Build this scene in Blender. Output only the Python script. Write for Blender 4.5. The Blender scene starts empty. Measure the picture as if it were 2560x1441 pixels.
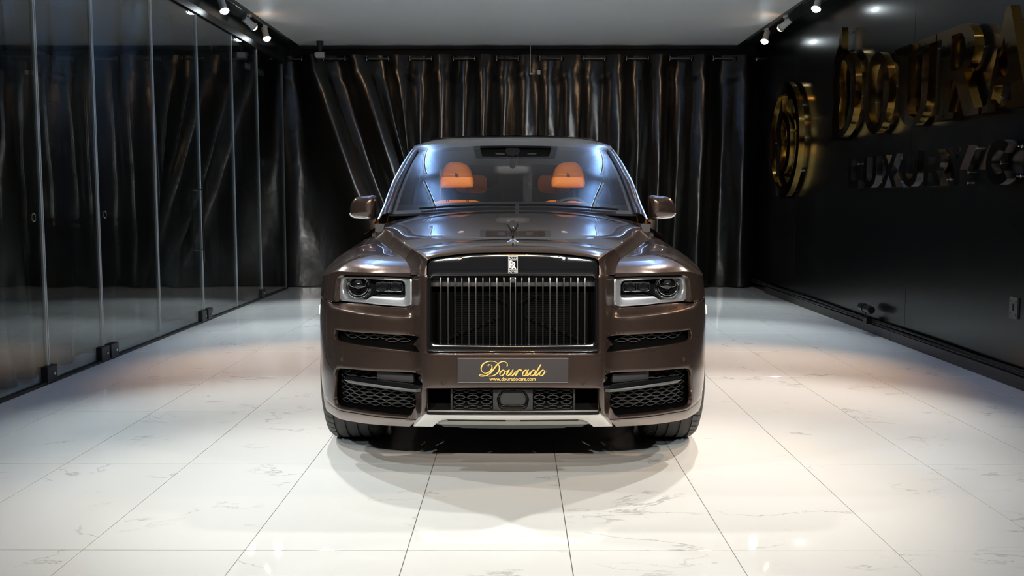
import bpy, bmesh, math, random
import numpy as np
from mathutils import Vector, Matrix
from mathutils.geometry import delaunay_2d_cdt

random.seed(7)
SC = bpy.context.scene
COL = SC.collection

# ------------------------------------------------------------------ camera
F = 2489.0                      # focal length in pixels of the 2560 wide frame
CH = 1.28                       # camera height
TH = math.atan((720.5 - 495.0) / F)
YAW = math.atan(8.0 / F)
CT, ST = math.cos(TH), math.sin(TH)
cam_d = bpy.data.cameras.new('camera')
cam_d.sensor_width = 36.0
cam_d.lens = 36.0 * F / 2560.0
cam_d.clip_start = 0.05
cam = bpy.data.objects.new('camera', cam_d)
COL.objects.link(cam)
cam.location = (0, 0, CH)
cam.rotation_euler = (math.pi / 2 - TH, 0, YAW)
SC.camera = cam

# ------------------------------------------------------------------ world, exposure
world = bpy.data.worlds.new('world')
SC.world = world
world.use_nodes = True
world.node_tree.nodes['Background'].inputs[0].default_value = (0.01, 0.011, 0.012, 1)
world.node_tree.nodes['Background'].inputs[1].default_value = 1.0
SC.view_settings.view_transform = 'Standard'
SC.view_settings.look = 'None'
SC.view_settings.gamma = 1.0
SC.view_settings.use_curve_mapping = False
SC.view_settings.exposure = 0.0
try:
    SC.cycles.max_bounces = 10
    SC.cycles.transparent_max_bounces = 16
    SC.cycles.sample_clamp_indirect = 0.0
    SC.cycles.caustics_reflective = False
    SC.cycles.caustics_refractive = False
except Exception:
    pass

# lamp table: (x, y, tint, watts, aim, spot angle) ; heads hang on the two side tracks and the front track
COOL = (0.86, 0.97, 1.0)
NEUT = (1.0, 0.96, 0.90)
WARM = (1.0, 0.62, 0.34)
LAMPS = [
    # left track
    (-3.08, 12.5, COOL, 330, (-1.9, 11.0, 0.0), 64),
    (-3.08, 10.7, COOL, 330, (-1.7, 9.0, 0.0), 58),
    (-3.08, 8.8, WARM, 300, (-1.4, 7.4, 0.0), 56),
    (-3.08, 6.9, COOL, 330, (-1.2, 5.4, 0.0), 60),
    (-3.08, 5.0, NEUT, 175, (-0.4, 4.2, 0.0), 54),
    (-3.08, 3.1, COOL, 190, (-0.1, 4.1, 0.1), 44),
    (-3.08, 1.2, COOL, 120, (-0.3, 4.6, 0.6), 36),
    # right track
    (3.15, 12.75, COOL, 330, (1.9, 11.2, 0.0), 64),
    (3.15, 10.6, COOL, 330, (1.8, 9.0, 0.0), 58),
    (3.15, 8.8, WARM, 420, (1.4, 7.2, 0.0), 58),
    (3.15, 6.9, NEUT, 460, (1.3, 5.7, 0.0), 58),
    (3.15, 5.0, WARM, 150, (0.9, 4.5, 0.7), 48),
    (3.15, 3.1, NEUT, 200, (0.3, 4.1, 0.1), 46),
    (3.15, 1.2, COOL, 120, (0.3, 4.6, 0.6), 36),
    # heads turned to the back curtain
    (-3.08, 11.75, WARM, 38, (-1.2, 14.2, 1.5), 80),
    (3.15, 11.85, WARM, 38, (1.2, 14.2, 1.5), 80),
    # front cross track behind the camera
    (-1.1, -0.9, COOL, 1050, (-0.42, 6.6, 1.1), 34),
    (-0.3, -0.9, WARM, 360, (-0.35, 6.0, 1.05), 36),
    (0.3, -0.9, WARM, 360, (0.35, 6.0, 1.05), 36),
    (1.1, -0.9, COOL, 1050, (0.42, 6.6, 1.1), 34),
    # ceiling heads over the car
    (-1.43, 6.0, NEUT, 230, (-0.75, 3.9, 0.0), 70),
    (1.43, 6.0, NEUT, 230, (0.75, 3.9, 0.0), 70),
]
LAMP_GAIN = 1.0
CEIL_Z = 3.43

# ------------------------------------------------------------------ materials
M = {}
def mat(name, base=(0.5, 0.5, 0.5), rough=0.5, metal=0.0, coat=0.0, coat_r=0.03, spec=0.5, emit=None, emit_s=0.0, noise=None, bump=None, aniso=0.0):
    m = bpy.data.materials.new(name); m.use_nodes = True
    nt = m.node_tree; b = nt.nodes['Principled BSDF']
    b.inputs['Base Color'].default_value = (*base, 1)
    b.inputs['Roughness'].default_value = rough
    b.inputs['Metallic'].default_value = metal
    b.inputs['Coat Weight'].default_value = coat
    b.inputs['Coat Roughness'].default_value = coat_r
    b.inputs['Specular IOR Level'].default_value = spec
    b.inputs['Anisotropic'].default_value = aniso
    if emit:
        b.inputs['Emission Color'].default_value = (*emit, 1)
        b.inputs['Emission Strength'].default_value = emit_s
    tc = nt.nodes.new('ShaderNodeTexCoord')
    if noise:   # (scale, amount) brightness variation of the base
        n = nt.nodes.new('ShaderNodeTexNoise'); n.inputs['Scale'].default_value = noise[0]; n.inputs['Detail'].default_value = 3
        nt.links.new(tc.outputs['Object'], n.inputs['Vector'])
        r = nt.nodes.new('ShaderNodeMapRange'); r.inputs['To Min'].default_value = 1 - noise[1]; r.inputs['To Max'].default_value = 1 + noise[1]
        nt.links.new(n.outputs['Fac'], r.inputs['Value'])
        mx = nt.nodes.new('ShaderNodeVectorMath'); mx.operation = 'SCALE'; mx.inputs[0].default_value = base
        nt.links.new(r.outputs['Result'], mx.inputs['Scale']); nt.links.new(mx.outputs['Vector'], b.inputs['Base Color'])
    if bump:    # (scale, strength, distance)
        n = nt.nodes.new('ShaderNodeTexNoise'); n.inputs['Scale'].default_value = bump[0]; n.inputs['Detail'].default_value = 4
        nt.links.new(tc.outputs['Object'], n.inputs['Vector'])
        bp = nt.nodes.new('ShaderNodeBump'); bp.inputs['Strength'].default_value = bump[1]; bp.inputs['Distance'].default_value = bump[2]
        nt.links.new(n.outputs['Fac'], bp.inputs['Height']); nt.links.new(bp.outputs['Normal'], b.inputs['Normal'])
    M[name] = m
    return m

def glass_mat(name, tint, ior=1.5, refl=1.0, rough=0.0):
    m = bpy.data.materials.new(name); m.use_nodes = True
    nt = m.node_tree; nt.nodes.clear()
    o = nt.nodes.new('ShaderNodeOutputMaterial'); mx = nt.nodes.new('ShaderNodeMixShader')
    tr = nt.nodes.new('ShaderNodeBsdfTransparent'); tr.inputs[0].default_value = (*tint, 1)
    gl = nt.nodes.new('ShaderNodeBsdfGlossy'); gl.inputs['Roughness'].default_value = rough
    lw = nt.nodes.new('ShaderNodeLayerWeight'); lw.inputs['Blend'].default_value = 0.5     # Schlick reflectance, same from both sides
    pw = nt.nodes.new('ShaderNodeMath'); pw.operation = 'POWER'; pw.inputs[1].default_value = 5.0
    f0 = ((ior-1)/(ior+1))**2
    ma = nt.nodes.new('ShaderNodeMath'); ma.operation = 'MULTIPLY_ADD'; ma.inputs[1].default_value = 1-f0; ma.inputs[2].default_value = f0
    mu = nt.nodes.new('ShaderNodeMath'); mu.operation = 'MULTIPLY'; mu.inputs[1].default_value = refl; mu.use_clamp = True
    nt.links.new(lw.outputs['Facing'], pw.inputs[0]); nt.links.new(pw.outputs[0], ma.inputs[0]); nt.links.new(ma.outputs[0], mu.inputs[0])
    nt.links.new(mu.outputs[0], mx.inputs[0])
    nt.links.new(tr.outputs[0], mx.inputs[1]); nt.links.new(gl.outputs[0], mx.inputs[2])
    nt.links.new(mx.outputs[0], o.inputs[0])
    M[name] = m
    return m

def paint_mat():
    m = mat('paint', (0.042, 0.029, 0.024), 0.26, 0.78, coat=1.0, coat_r=0.02, spec=0.3)
    nt = m.node_tree; b = nt.nodes['Principled BSDF']
    tc = nt.nodes.new('ShaderNodeTexCoord')
    v = nt.nodes.new('ShaderNodeTexVoronoi'); v.inputs['Scale'].default_value = 900
    nt.links.new(tc.outputs['Object'], v.inputs['Vector'])
    r = nt.nodes.new('ShaderNodeMixRGB'); r.inputs[1].default_value = (0.056, 0.038, 0.031, 1); r.inputs[2].default_value = (0.098, 0.064, 0.051, 1)
    s = nt.nodes.new('ShaderNodeSeparateColor')
    nt.links.new(v.outputs['Color'], s.inputs[0]); nt.links.new(s.outputs[0], r.inputs[0])
    nt.links.new(r.outputs[0], b.inputs['Base Color'])
paint_mat()
mat('gloss_black', (0.006, 0.006, 0.007), 0.12, 0, coat=1.0, coat_r=0.03)
mat('dark_chrome', (0.16, 0.16, 0.165), 0.18, 1.0)
mat('slat_black', (0.075, 0.075, 0.08), 0.28, 0.9)
mat('brace_black', (0.03, 0.03, 0.03), 0.35, 0.5)
mat('chrome', (0.8, 0.8, 0.8), 0.08, 1.0)
mat('lamp_chrome', (0.38, 0.38, 0.38), 0.15, 1.0)
mat('satin_silver', (0.62, 0.63, 0.66), 0.32, 0.85)
mat('skid_silver', (0.72, 0.72, 0.70), 0.38, 0.6)
mat('skid_grey', (0.30, 0.31, 0.29), 0.5, 0.2)
mat('blade_grey', (0.12, 0.12, 0.115), 0.35, 0.5)
mat('skid_dark', (0.10, 0.105, 0.10), 0.55, 0.0)
mat('bronze_satin', (0.27, 0.235, 0.215), 0.33, 0.7, coat=0.4, coat_r=0.1)
mat('black_plastic', (0.012, 0.012, 0.013), 0.5, noise=(60, 0.2))
mat('void_black', (0.002, 0.002, 0.002), 0.9, spec=0.05)
mat('mesh_plastic', (0.055, 0.055, 0.055), 0.4)
mat('grey_panel', (0.035, 0.036, 0.037), 0.38)
mat('rubber', (0.028, 0.027, 0.026), 0.62, bump=(220, 0.15, 0.002))
mat('lens_black', (0.01, 0.01, 0.011), 0.08, 0.3, coat=1.0)
mat('orange_leather', (0.92, 0.27, 0.012), 0.55, bump=(260, 0.12, 0.002), noise=(30, 0.04))
mat('dark_trim', (0.02, 0.019, 0.02), 0.5)
mat('cabin_fill_emit', (1, 0.9, 0.8), 0.5, emit=(1.0, 0.86, 0.7), emit_s=1.5)  # glow of the lamps added inside the cabin
mat('hatch_frame', (0.42, 0.42, 0.42), 0.5)
mat('liner', (0.10, 0.10, 0.105), 0.8)
mat('plate_black', (0.035, 0.031, 0.031), 0.35)
mat('badge_silver', (0.85, 0.83, 0.80), 0.3, 0.6)
mat('fin_black', (0.004, 0.004, 0.004), 0.7, spec=0.1)
mat('wiper_black', (0.004, 0.004, 0.004), 0.8, spec=0.1)
mat('plate_gold', (0.78, 0.50, 0.12), 0.45)
mat('white_plastic', (0.55, 0.54, 0.50), 0.5)
mat('reflector_white', (0.85, 0.85, 0.83), 0.35)
mat('sensor_ring', (0.05, 0.042, 0.04), 0.3, 0.5)
mat('mirror_glass', (0.5, 0.5, 0.52), 0.02, 1.0)
glass_mat('windshield_glass', (0.84, 0.85, 0.86), 1.55, 1.9)
glass_mat('tinted_glass', (0.10, 0.10, 0.11), 1.5, 1.3)
glass_mat('clear_lens', (0.92, 0.92, 0.92), 1.45, 1.0)
glass_mat('pane_glass', (0.86, 0.90, 0.90), 1.5, 1.6)
mat('glass_edge', (0.36, 0.38, 0.37), 0.25)
mat('black_metal', (0.012, 0.012, 0.013), 0.35, 0.3)
mat('wall_lacquer', (0.0035, 0.004, 0.0042), 0.24, 0.0, spec=0.28, coat=0.10, coat_r=0.08, bump=(3.0, 0.02, 0.02))
mat('header_panel', (0.020, 0.022, 0.023), 0.16, 0.0, spec=0.6)
mat('baseboard', (0.045, 0.036, 0.032), 0.4, noise=(6, 0.3))
mat('ceiling_satin', (0.90, 0.89, 0.88), 0.45, 0.0, spec=0.3)
mat('black_wall', (0.008, 0.008, 0.009), 0.6)
mat('grout', (0.20, 0.20, 0.19), 0.7)
mat('gold_mirror', (0.15, 0.105, 0.045), 0.08, 1.0, bump=(2.2, 0.10, 0.03))  # dark mirrored surroundings put into the face colour; the return keeps the plain gold
mat('gold_return', (0.72, 0.47, 0.13), 0.12, 1.0)
mat('steel_mirror', (0.05, 0.05, 0.052), 0.12, 1.0)
mat('steel_return', (0.34, 0.34, 0.34), 0.2, 1.0)
mat('pin_steel', (0.7, 0.7, 0.7), 0.25, 1.0)
mat('cable_black', (0.014, 0.014, 0.015), 0.35)
mat('lamp_white', (0.62, 0.62, 0.60), 0.4)
mat('outlet_grey', (0.06, 0.062, 0.062), 0.5, noise=(40, 0.3))
for nm, c in (('cool', COOL), ('neutral', NEUT), ('warm', WARM)):
    mat('lamp_emit_' + nm, c, 0.5, emit=c, emit_s=28.0)
TUBE_S = 48.0
mat('tube_emit', (0.45, 0.68, 1.0), 0.5, emit=(0.27, 0.50, 1.0), emit_s=TUBE_S)
mat('tube_slit', (0.45, 0.68, 1.0), 0.5, emit=(0.50, 0.70, 1.0), emit_s=3.2)

def curtain_mat():
    m = mat('curtain_vinyl', (0.006, 0.0058, 0.0055), 0.27, 0.0, spec=0.55)
    nt = m.node_tree; b = nt.nodes['Principled BSDF']
    tc = nt.nodes.new('ShaderNodeTexCoord'); mp = nt.nodes.new('ShaderNodeMapping'); mp.inputs['Scale'].default_value = (2.2, 2.2, 1.1)
    n = nt.nodes.new('ShaderNodeTexNoise'); n.inputs['Scale'].default_value = 2.4; n.inputs['Detail'].default_value = 2.5; n.inputs['Distortion'].default_value = 0.2
    bp = nt.nodes.new('ShaderNodeBump'); bp.inputs['Strength'].default_value = 0.18; bp.inputs['Distance'].default_value = 0.06
    nt.links.new(tc.outputs['Object'], mp.inputs[0]); nt.links.new(mp.outputs[0], n.inputs[0])
    nt.links.new(n.outputs[0], bp.inputs['Height']); nt.links.new(bp.outputs[0], b.inputs['Normal'])
curtain_mat()

def marble_mat():
    m = mat('marble_tile', (0.80, 0.80, 0.775), 0.035, 0.0, spec=0.5)
    nt = m.node_tree; b = nt.nodes['Principled BSDF']
    tc = nt.nodes.new('ShaderNodeTexCoord'); oi = nt.nodes.new('ShaderNodeObjectInfo')
    sc = nt.nodes.new('ShaderNodeMath'); sc.operation = 'MULTIPLY'; sc.inputs[1].default_value = 37.0
    nt.links.new(oi.outputs['Random'], sc.inputs[0])
    cb = nt.nodes.new('ShaderNodeCombineXYZ'); nt.links.new(sc.outputs[0], cb.inputs[2])
    ad = nt.nodes.new('ShaderNodeVectorMath'); ad.operation = 'ADD'
    mp = nt.nodes.new('ShaderNodeMapping'); mp.inputs['Rotation'].default_value = (0, 0, 0.9); mp.inputs['Scale'].default_value = (1.0, 2.3, 1.0)
    nt.links.new(tc.outputs['Object'], ad.inputs[0]); nt.links.new(cb.outputs[0], ad.inputs[1])
    nt.links.new(ad.outputs[0], mp.inputs[0])
    n1 = nt.nodes.new('ShaderNodeTexNoise'); n1.inputs['Scale'].default_value = 1.1; n1.inputs['Detail'].default_value = 7; n1.inputs['Roughness'].default_value = 0.58; n1.inputs['Distortion'].default_value = 0.5
    nt.links.new(mp.outputs[0], n1.inputs[0])
    sb = nt.nodes.new('ShaderNodeMath'); sb.operation = 'SUBTRACT'; sb.inputs[1].default_value = 0.5; nt.links.new(n1.outputs[0], sb.inputs[0])
    ab = nt.nodes.new('ShaderNodeMath'); ab.operation = 'ABSOLUTE'; nt.links.new(sb.outputs[0], ab.inputs[0])
    mr = nt.nodes.new('ShaderNodeMapRange'); mr.inputs['From Max'].default_value = 0.010; mr.inputs['To Min'].default_value = 1; mr.inputs['To Max'].default_value = 0
    nt.links.new(ab.outputs[0], mr.inputs[0])
    n2 = nt.nodes.new('ShaderNodeTexNoise'); n2.inputs['Scale'].default_value = 2.4; n2.inputs['Detail'].default_value = 2
    nt.links.new(ad.outputs[0], n2.inputs[0])
    m2 = nt.nodes.new('ShaderNodeMapRange'); m2.inputs['From Min'].default_value = 0.53; m2.inputs['From Max'].default_value = 0.64
    nt.links.new(n2.outputs[0], m2.inputs[0])
    mu = nt.nodes.new('ShaderNodeMath'); mu.operation = 'MULTIPLY'; nt.links.new(mr.outputs[0], mu.inputs[0]); nt.links.new(m2.outputs[0], mu.inputs[1])
    m3 = nt.nodes.new('ShaderNodeMath'); m3.operation = 'MULTIPLY'; m3.inputs[1].default_value = 0.55; nt.links.new(mu.outputs[0], m3.inputs[0])
    mx = nt.nodes.new('ShaderNodeMixRGB'); mx.inputs[1].default_value = (0.80, 0.80, 0.775, 1); mx.inputs[2].default_value = (0.25, 0.25, 0.235, 1)
    nt.links.new(m3.outputs[0], mx.inputs[0]); nt.links.new(mx.outputs[0], b.inputs['Base Color'])
marble_mat()

# ------------------------------------------------------------------ mesh helpers
class MB:
    def __init__(s): s.v = []; s.f = []
    def add(s, v, f):
        o = len(s.v); s.v += [tuple(map(float, p)) for p in v]; s.f += [tuple(i + o for i in q) for q in f]; return s
    def box(s, x0, x1, y0, y1, z0, z1):
        v = [(x0,y0,z0),(x1,y0,z0),(x1,y1,z0),(x0,y1,z0),(x0,y0,z1),(x1,y0,z1),(x1,y1,z1),(x0,y1,z1)]
        return s.add(v, [(0,3,2,1),(4,5,6,7),(0,1,5,4),(1,2,6,5),(2,3,7,6),(3,0,4,7)])
    def grid(s, rows, close=False):
        n = len(rows[0]); v = [p for r in rows for p in r]; f = []
        for i in range(len(rows) - 1):
            for j in range(n - 1 if not close else n):
                a = i*n+j; b = i*n+(j+1) % n; f.append((a, b, b+n, a+n))
        return s.add(v, f)
    def tube(s, pts, r, n=8, close=False, cap=True):
        pts = [Vector(p) for p in pts]; rows = []; N = len(pts); up = None
        for i, p in enumerate(pts):
            if close: d = pts[(i+1) % N] - pts[i-1]
            else: d = pts[min(i+1, N-1)] - pts[max(i-1, 0)]
            d.normalize()
            if up is None:
                up = Vector((0,0,1)) if abs(d.z) < 0.9 else Vector((1,0,0))
            a = d.cross(up).normalized(); b = a.cross(d).normalized(); up = b
            rr = r[i] if isinstance(r, (list, tuple)) else r
            rows.append([p + (a*math.cos(2*math.pi*k/n) + b*math.sin(2*math.pi*k/n))*rr for k in range(n)])
        if close: rows.append(rows[0])
        s.grid(rows, close=True)
        if cap and not close:
            o = len(s.v); s.v += [tuple(p) for p in rows[0]] + [tuple(p) for p in rows[-1]]
            s.f.append(tuple(range(o+n-1, o-1, -1))); s.f.append(tuple(range(o+n, o+2*n)))
        return s
    def lathe(s, prof, c, axis='x', n=32):
        """prof: list of (along axis, radius)."""
        rows = []
        for a, r in prof:
            row = []
            for k in range(n):
                t = 2*math.pi*k/n; p, q = r*math.cos(t), r*math.sin(t)
                row.append({'x': (c[0]+a, c[1]+p, c[2]+q), 'y': (c[0]+p, c[1]+a, c[2]+q), 'z': (c[0]+p, c[1]+q, c[2]+a)}[axis])
            rows.append(row)
        s.grid(rows, close=True)
        for row, flip in ((rows[0], True), (rows[-1], False)):
            o = len(s.v); s.v += row; idx = list(range(o, o+n)); s.f.append(tuple(idx[::-1] if flip else idx))
        return s
    def mirror(s):
        o = len(s.v); s.v += [(-p[0], p[1], p[2]) for p in s.v[:o]]; s.f += [tuple(i+o for i in q[::-1]) for q in list(s.f)]
        return s
    def flipped(s):
        m = MB(); m.v = [(-p[0], p[1], p[2]) for p in s.v]; m.f = [q[::-1] for q in s.f]; return m

def obj(name, mb, m, parent=None, origin=(0, 0, 0), smooth=35, bevel=None, recalc=True, weld=True):
    me = bpy.data.meshes.new(name)
    o3 = Vector(origin)
    me.from_pydata([tuple(Vector(p) - o3) for p in mb.v], [], mb.f)
    bm = bmesh.new(); bm.from_mesh(me)
    if weld: bmesh.ops.remove_doubles(bm, verts=bm.verts, dist=1e-5)
    if recalc: bmesh.ops.recalc_face_normals(bm, faces=bm.faces)
    if bevel:
        es = [e for e in bm.edges if len(e.link_faces) == 2 and e.calc_face_angle(0) > 0.6]
        bmesh.ops.bevel(bm, geom=es, offset=bevel, segments=2, affect='EDGES', profile=0.6)
    bm.to_mesh(me); bm.free()
    if smooth:
        me.polygons.foreach_set('use_smooth', [True]*len(me.polygons))
        me.set_sharp_from_angle(angle=math.radians(smooth))
    me.materials.append(M[m])
    o = bpy.data.objects.new(name, me); COL.objects.link(o)
    if parent: o.parent = parent
    else: o.location = origin
    return o

def empty(name, loc=(0, 0, 0), rz=0.0):
    o = bpy.data.objects.new(name, None); COL.objects.link(o); o.location = loc; o.rotation_euler = (0, 0, rz); o.empty_display_size = 0.1
    return o
def tag(o, label=None, cat=None, group=None, kind=None):
    if label: o['label'] = label
    if cat: o['category'] = cat
    if group: o['group'] = group
    if kind: o['kind'] = kind
    return o
def struct(name, mb, m, label=None, parent=None, **k):
    o = obj(name, mb, m, parent, **k)
    if not parent: o['kind'] = 'structure'
    if label: o['label'] = label
    return o

def pchip(xs, ys):
    xs = np.array(xs, float); ys = np.array(ys, float); h = np.diff(xs); d = np.diff(ys)/h; m = np.zeros_like(xs)
    m[0], m[-1] = d[0], d[-1]
    for i in range(1, len(xs)-1):
        if d[i-1]*d[i] > 0:
            w1, w2 = 2*h[i]+h[i-1], h[i]+2*h[i-1]; m[i] = (w1+w2)/(w1/d[i-1]+w2/d[i])
    def f(x):
        x = np.clip(np.asarray(x, float), xs[0], xs[-1]); i = np.clip(np.searchsorted(xs, x)-1, 0, len(xs)-2)
        t = (x-xs[i])/h[i]
        return ((2*t**3-3*t**2+1)*ys[i] + (t**3-2*t**2+t)*h[i]*m[i] + (-2*t**3+3*t**2)*ys[i+1] + (t**3-t**2)*h[i]*m[i+1])
    return f
def sstep(a, b, x):
    t = np.clip((np.asarray(x, float)-a)/(b-a), 0, 1); return t*t*(3-2*t)

def resample(loop, step):
    out = []; n = len(loop)
    for i in range(n):
        a = np.array(loop[i], float); b = np.array(loop[(i+1) % n], float); L = np.linalg.norm(b-a)
        k = max(1, int(round(L/step)))
        for j in range(k): out.append(a+(b-a)*j/k)
    return np.array(out)
def inside(P, loop):
    P = np.asarray(P, float); c = np.zeros(len(P), bool); n = len(loop); L = np.asarray(loop)
    for i in range(n):
        a, b = L[i], L[(i+1) % n]
        if a[1] == b[1]: continue
        cond = (a[1] > P[:, 1]) != (b[1] > P[:, 1])
        xi = (b[0]-a[0])*(P[:, 1]-a[1])/(b[1]-a[1])+a[0]
        c ^= cond & (P[:, 0] < xi)
    return c
def bdist(P, loops):
    P = np.asarray(P, float); d = np.full(len(P), 1e9)
    for L in loops:
        L = np.asarray(L); A = L; B = np.roll(L, -1, axis=0)
        for a, b in zip(A, B):
            ab = b-a; q = ab@ab
            if q < 1e-14: continue
            t = np.clip(((P-a)@ab)/q, 0, 1); pr = a+t[:, None]*ab
            d = np.minimum(d, np.hypot(*(P-pr).T))
    return d
def rounded(loop, r, n=5):
    """round the corners of a polygon; r a number or a list."""
    out = []; N = len(loop)
    for i in range(N):
        p = np.array(loop[i], float); a = np.array(loop[i-1], float); b = np.array(loop[(i+1) % N], float)
        ri = r[i] if isinstance(r, (list, tuple)) else r
        u = a-p; w = b-p; lu, lw = np.linalg.norm(u), np.linalg.norm(w); q = min(ri, lu*0.45, lw*0.45)
        if q < 1e-6: out.append(tuple(p)); continue
        s0 = p+u/lu*q; s1 = p+w/lw*q
        for k in range(n+1):
            t = k/n; out.append(tuple((1-t)**2*s0+2*t*(1-t)*p+t*t*s1))
    return out

def tri2d(outline, holes, step, extra=None, ring=0.0, creases=(), bstep=None):
    bs = bstep or step
    loops = [resample(outline, bs)] + [resample(h, bs) for h in holes]
    allb = np.concatenate(loops)
    lo, hi = allb.min(0), allb.max(0)
    gx = np.arange(lo[0]+step*0.37, hi[0], step); gy = np.arange(lo[1]+step*0.41, hi[1], step)
    G = np.array([(x, y) for x in gx for y in gy]) if len(gx) and len(gy) else np.zeros((0, 2))
    if extra is not None and len(extra): G = np.concatenate([G, np.asarray(extra)])
    def ins(P):
        k = inside(P, loops[0])
        for h in loops[1:]: k &= ~inside(P, h)
        return k
    if len(G):
        G = G[ins(G)]
        if len(G): G = G[bdist(G, loops) > max(step*0.45, ring*1.25)]
    CR = []; CE = []
    for c in creases:
        c = np.asarray(c, float); L = np.concatenate([[0], np.cumsum(np.hypot(*np.diff(c, axis=0).T))]); q = np.linspace(0, L[-1], max(2, int(L[-1]/(step*0.8))))
        c = np.stack([np.interp(q, L, c[:, 0]), np.interp(q, L, c[:, 1])], 1)
        ok = ins(c) & (bdist(c, loops) > max(ring*1.1, step*0.12))
        for i in range(len(c)):
            if ok[i]:
                CR.append(c[i])
                if i and ok[i-1]: CE.append((len(CR)-2, len(CR)-1))
    if CR:
        CR = np.array(CR)
        if len(G):
            dm = np.array([np.min(np.hypot(CR[:, 0]-g[0], CR[:, 1]-g[1])) for g in G]); G = G[dm > step*0.5]
    R = []
    if ring:
        for L in loops:
            t = np.roll(L, -1, 0)-np.roll(L, 1, 0); t /= np.maximum(np.linalg.norm(t, axis=1), 1e-9)[:, None]
            nn = np.stack([-t[:, 1], t[:, 0]], 1)
            for sg in (1, -1):
                for q in (0.35, 1.0):
                    R.append(L+nn*sg*ring*q)
        R = np.concatenate(R); R = R[ins(R)]
        dd = bdist(R, loops)
        R = R[(np.abs(dd-ring) < ring*0.12) | (np.abs(dd-ring*0.35) < ring*0.08)]
    P = np.concatenate([x for x in (allb, CR, G, R) if len(x)])
    E = [(len(allb)+a, len(allb)+b) for a, b in CE]; o = 0
    for L in loops:
        n = len(L); E += [(o+i, o+(i+1) % n) for i in range(n)]; o += n
    v, e, f, *_ = delaunay_2d_cdt([Vector((float(p[0]), float(p[1]))) for p in P], E, [], 0, 1e-6)
    V = np.array([(p.x, p.y) for p in v]); Fc = np.array([q for q in f if len(q) == 3])
    c = V[Fc].mean(1); Fc = Fc[ins(c)]
    return V, Fc, loops

def panel(outline, holes, mapf, step=0.02, r=0.005, thick=0.02, out=(0.5, -1.0, 0.35), mb=None, extra=None, creases=(), bstep=None):
    """A bodywork panel: polygon in parameter space, mapped to a surface, with rounded rim and returned edge."""
    mb = mb or MB()
    V, Fc, loops = tri2d(outline, holes, step, extra, r, creases, bstep)
    p = mapf(V[:, 0], V[:, 1]); e = 2e-3
    du = mapf(V[:, 0]+e, V[:, 1])-mapf(V[:, 0]-e, V[:, 1]); dv = mapf(V[:, 0], V[:, 1]+e)-mapf(V[:, 0], V[:, 1]-e)
    N = np.cross(du, dv); N /= np.maximum(np.linalg.norm(N, axis=1), 1e-12)[:, None]
    ov = np.array(out, float)
    if callable(out): ov = out(p)
    ovv = np.tile(np.array(out, float), (len(p), 1)); ovv[:, 0] *= np.where(p[:, 0] < 0, -1, 1)
    sg = np.sign((N*ovv).sum(1)); sg[sg == 0] = 1
    N *= sg[:, None]
    if r:
        d = np.minimum(bdist(V, loops), r)
        p = p-N*(r-np.sqrt(np.maximum(r*r-(r-d)**2, 0)))[:, None]
    from collections import Counter
    cnt = Counter()
    for q in Fc:
        for a, b in ((q[0], q[1]), (q[1], q[2]), (q[2], q[0])): cnt[(min(a, b), max(a, b))] += 1
    verts = [tuple(x) for x in p]; faces = [tuple(int(i) for i in q) for q in Fc]
    if thick:
        m2 = {}
        for (a, b), k in cnt.items():
            if k == 1:
                for i in (a, b):
                    if i not in m2:
                        m2[i] = len(verts); verts.append(tuple(p[i]-N[i]*thick))
                faces.append((int(a), int(b), m2[b], m2[a]))
    mb.add(verts, faces)
    return mb

def flat_letter(outline, holes, depth, mapf, back=False):
    """front face and return of an extruded outline; mapf(a, b, d) -> xyz"""
    V, Fc, loops = tri2d(outline, holes, 1e3)
    face = MB(); face.add([mapf(a, b, 0) for a, b in V], [tuple(map(int, q)) for q in Fc])
    ret = MB()
    for L in loops:
        rows = [[mapf(a, b, d) for a, b in L] for d in (0, depth)]
        ret.grid(rows, close=True)
    return face, ret

def ell(cx, cy, rx, ry, n=40, a0=0.0, a1=2*math.pi, end=False):
    return [(cx+rx*math.cos(a0+(a1-a0)*k/n), cy+ry*math.sin(a0+(a1-a0)*k/n)) for k in range(n+(1 if end else 0))]

def text_mesh(body, size, bold=0.0):
    c = bpy.data.curves.new('lettering_source', 'FONT'); c.body = body; c.size = size; c.offset = bold
    c.align_x = 'CENTER'; c.align_y = 'CENTER'; c.resolution_u = 3
    o = bpy.data.objects.new('lettering_source', c); COL.objects.link(o)
    dg = bpy.context.evaluated_depsgraph_get(); dg.update()
    me = o.evaluated_get(dg).to_mesh()
    v = [tuple(p.co) for p in me.vertices]; f = [tuple(p.vertices) for p in me.polygons]
    o.evaluated_get(dg).to_mesh_clear()
    bpy.data.objects.remove(o); bpy.data.curves.remove(c)
    return v, f

# ================================================================== the room
XL, XR, YB, YF = -3.23, 3.43, 14.45, -4.6      # glass plane, right wall, back wall, front wall
CURT_Y = 14.2
def W(u, v, Y):
    b = (720.5-v)/F; dy = CT+b*ST
    return ((u-1288.0)/F/dy*Y, Y, CH+(-ST+b*CT)/dy*Y)
def WX(u, v, X):
    b = (720.5-v)/F; dy = CT+b*ST; Y = X/((u-1288.0)/F/dy)
    return (X, Y, CH+(-ST+b*CT)/dy*Y)

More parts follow.
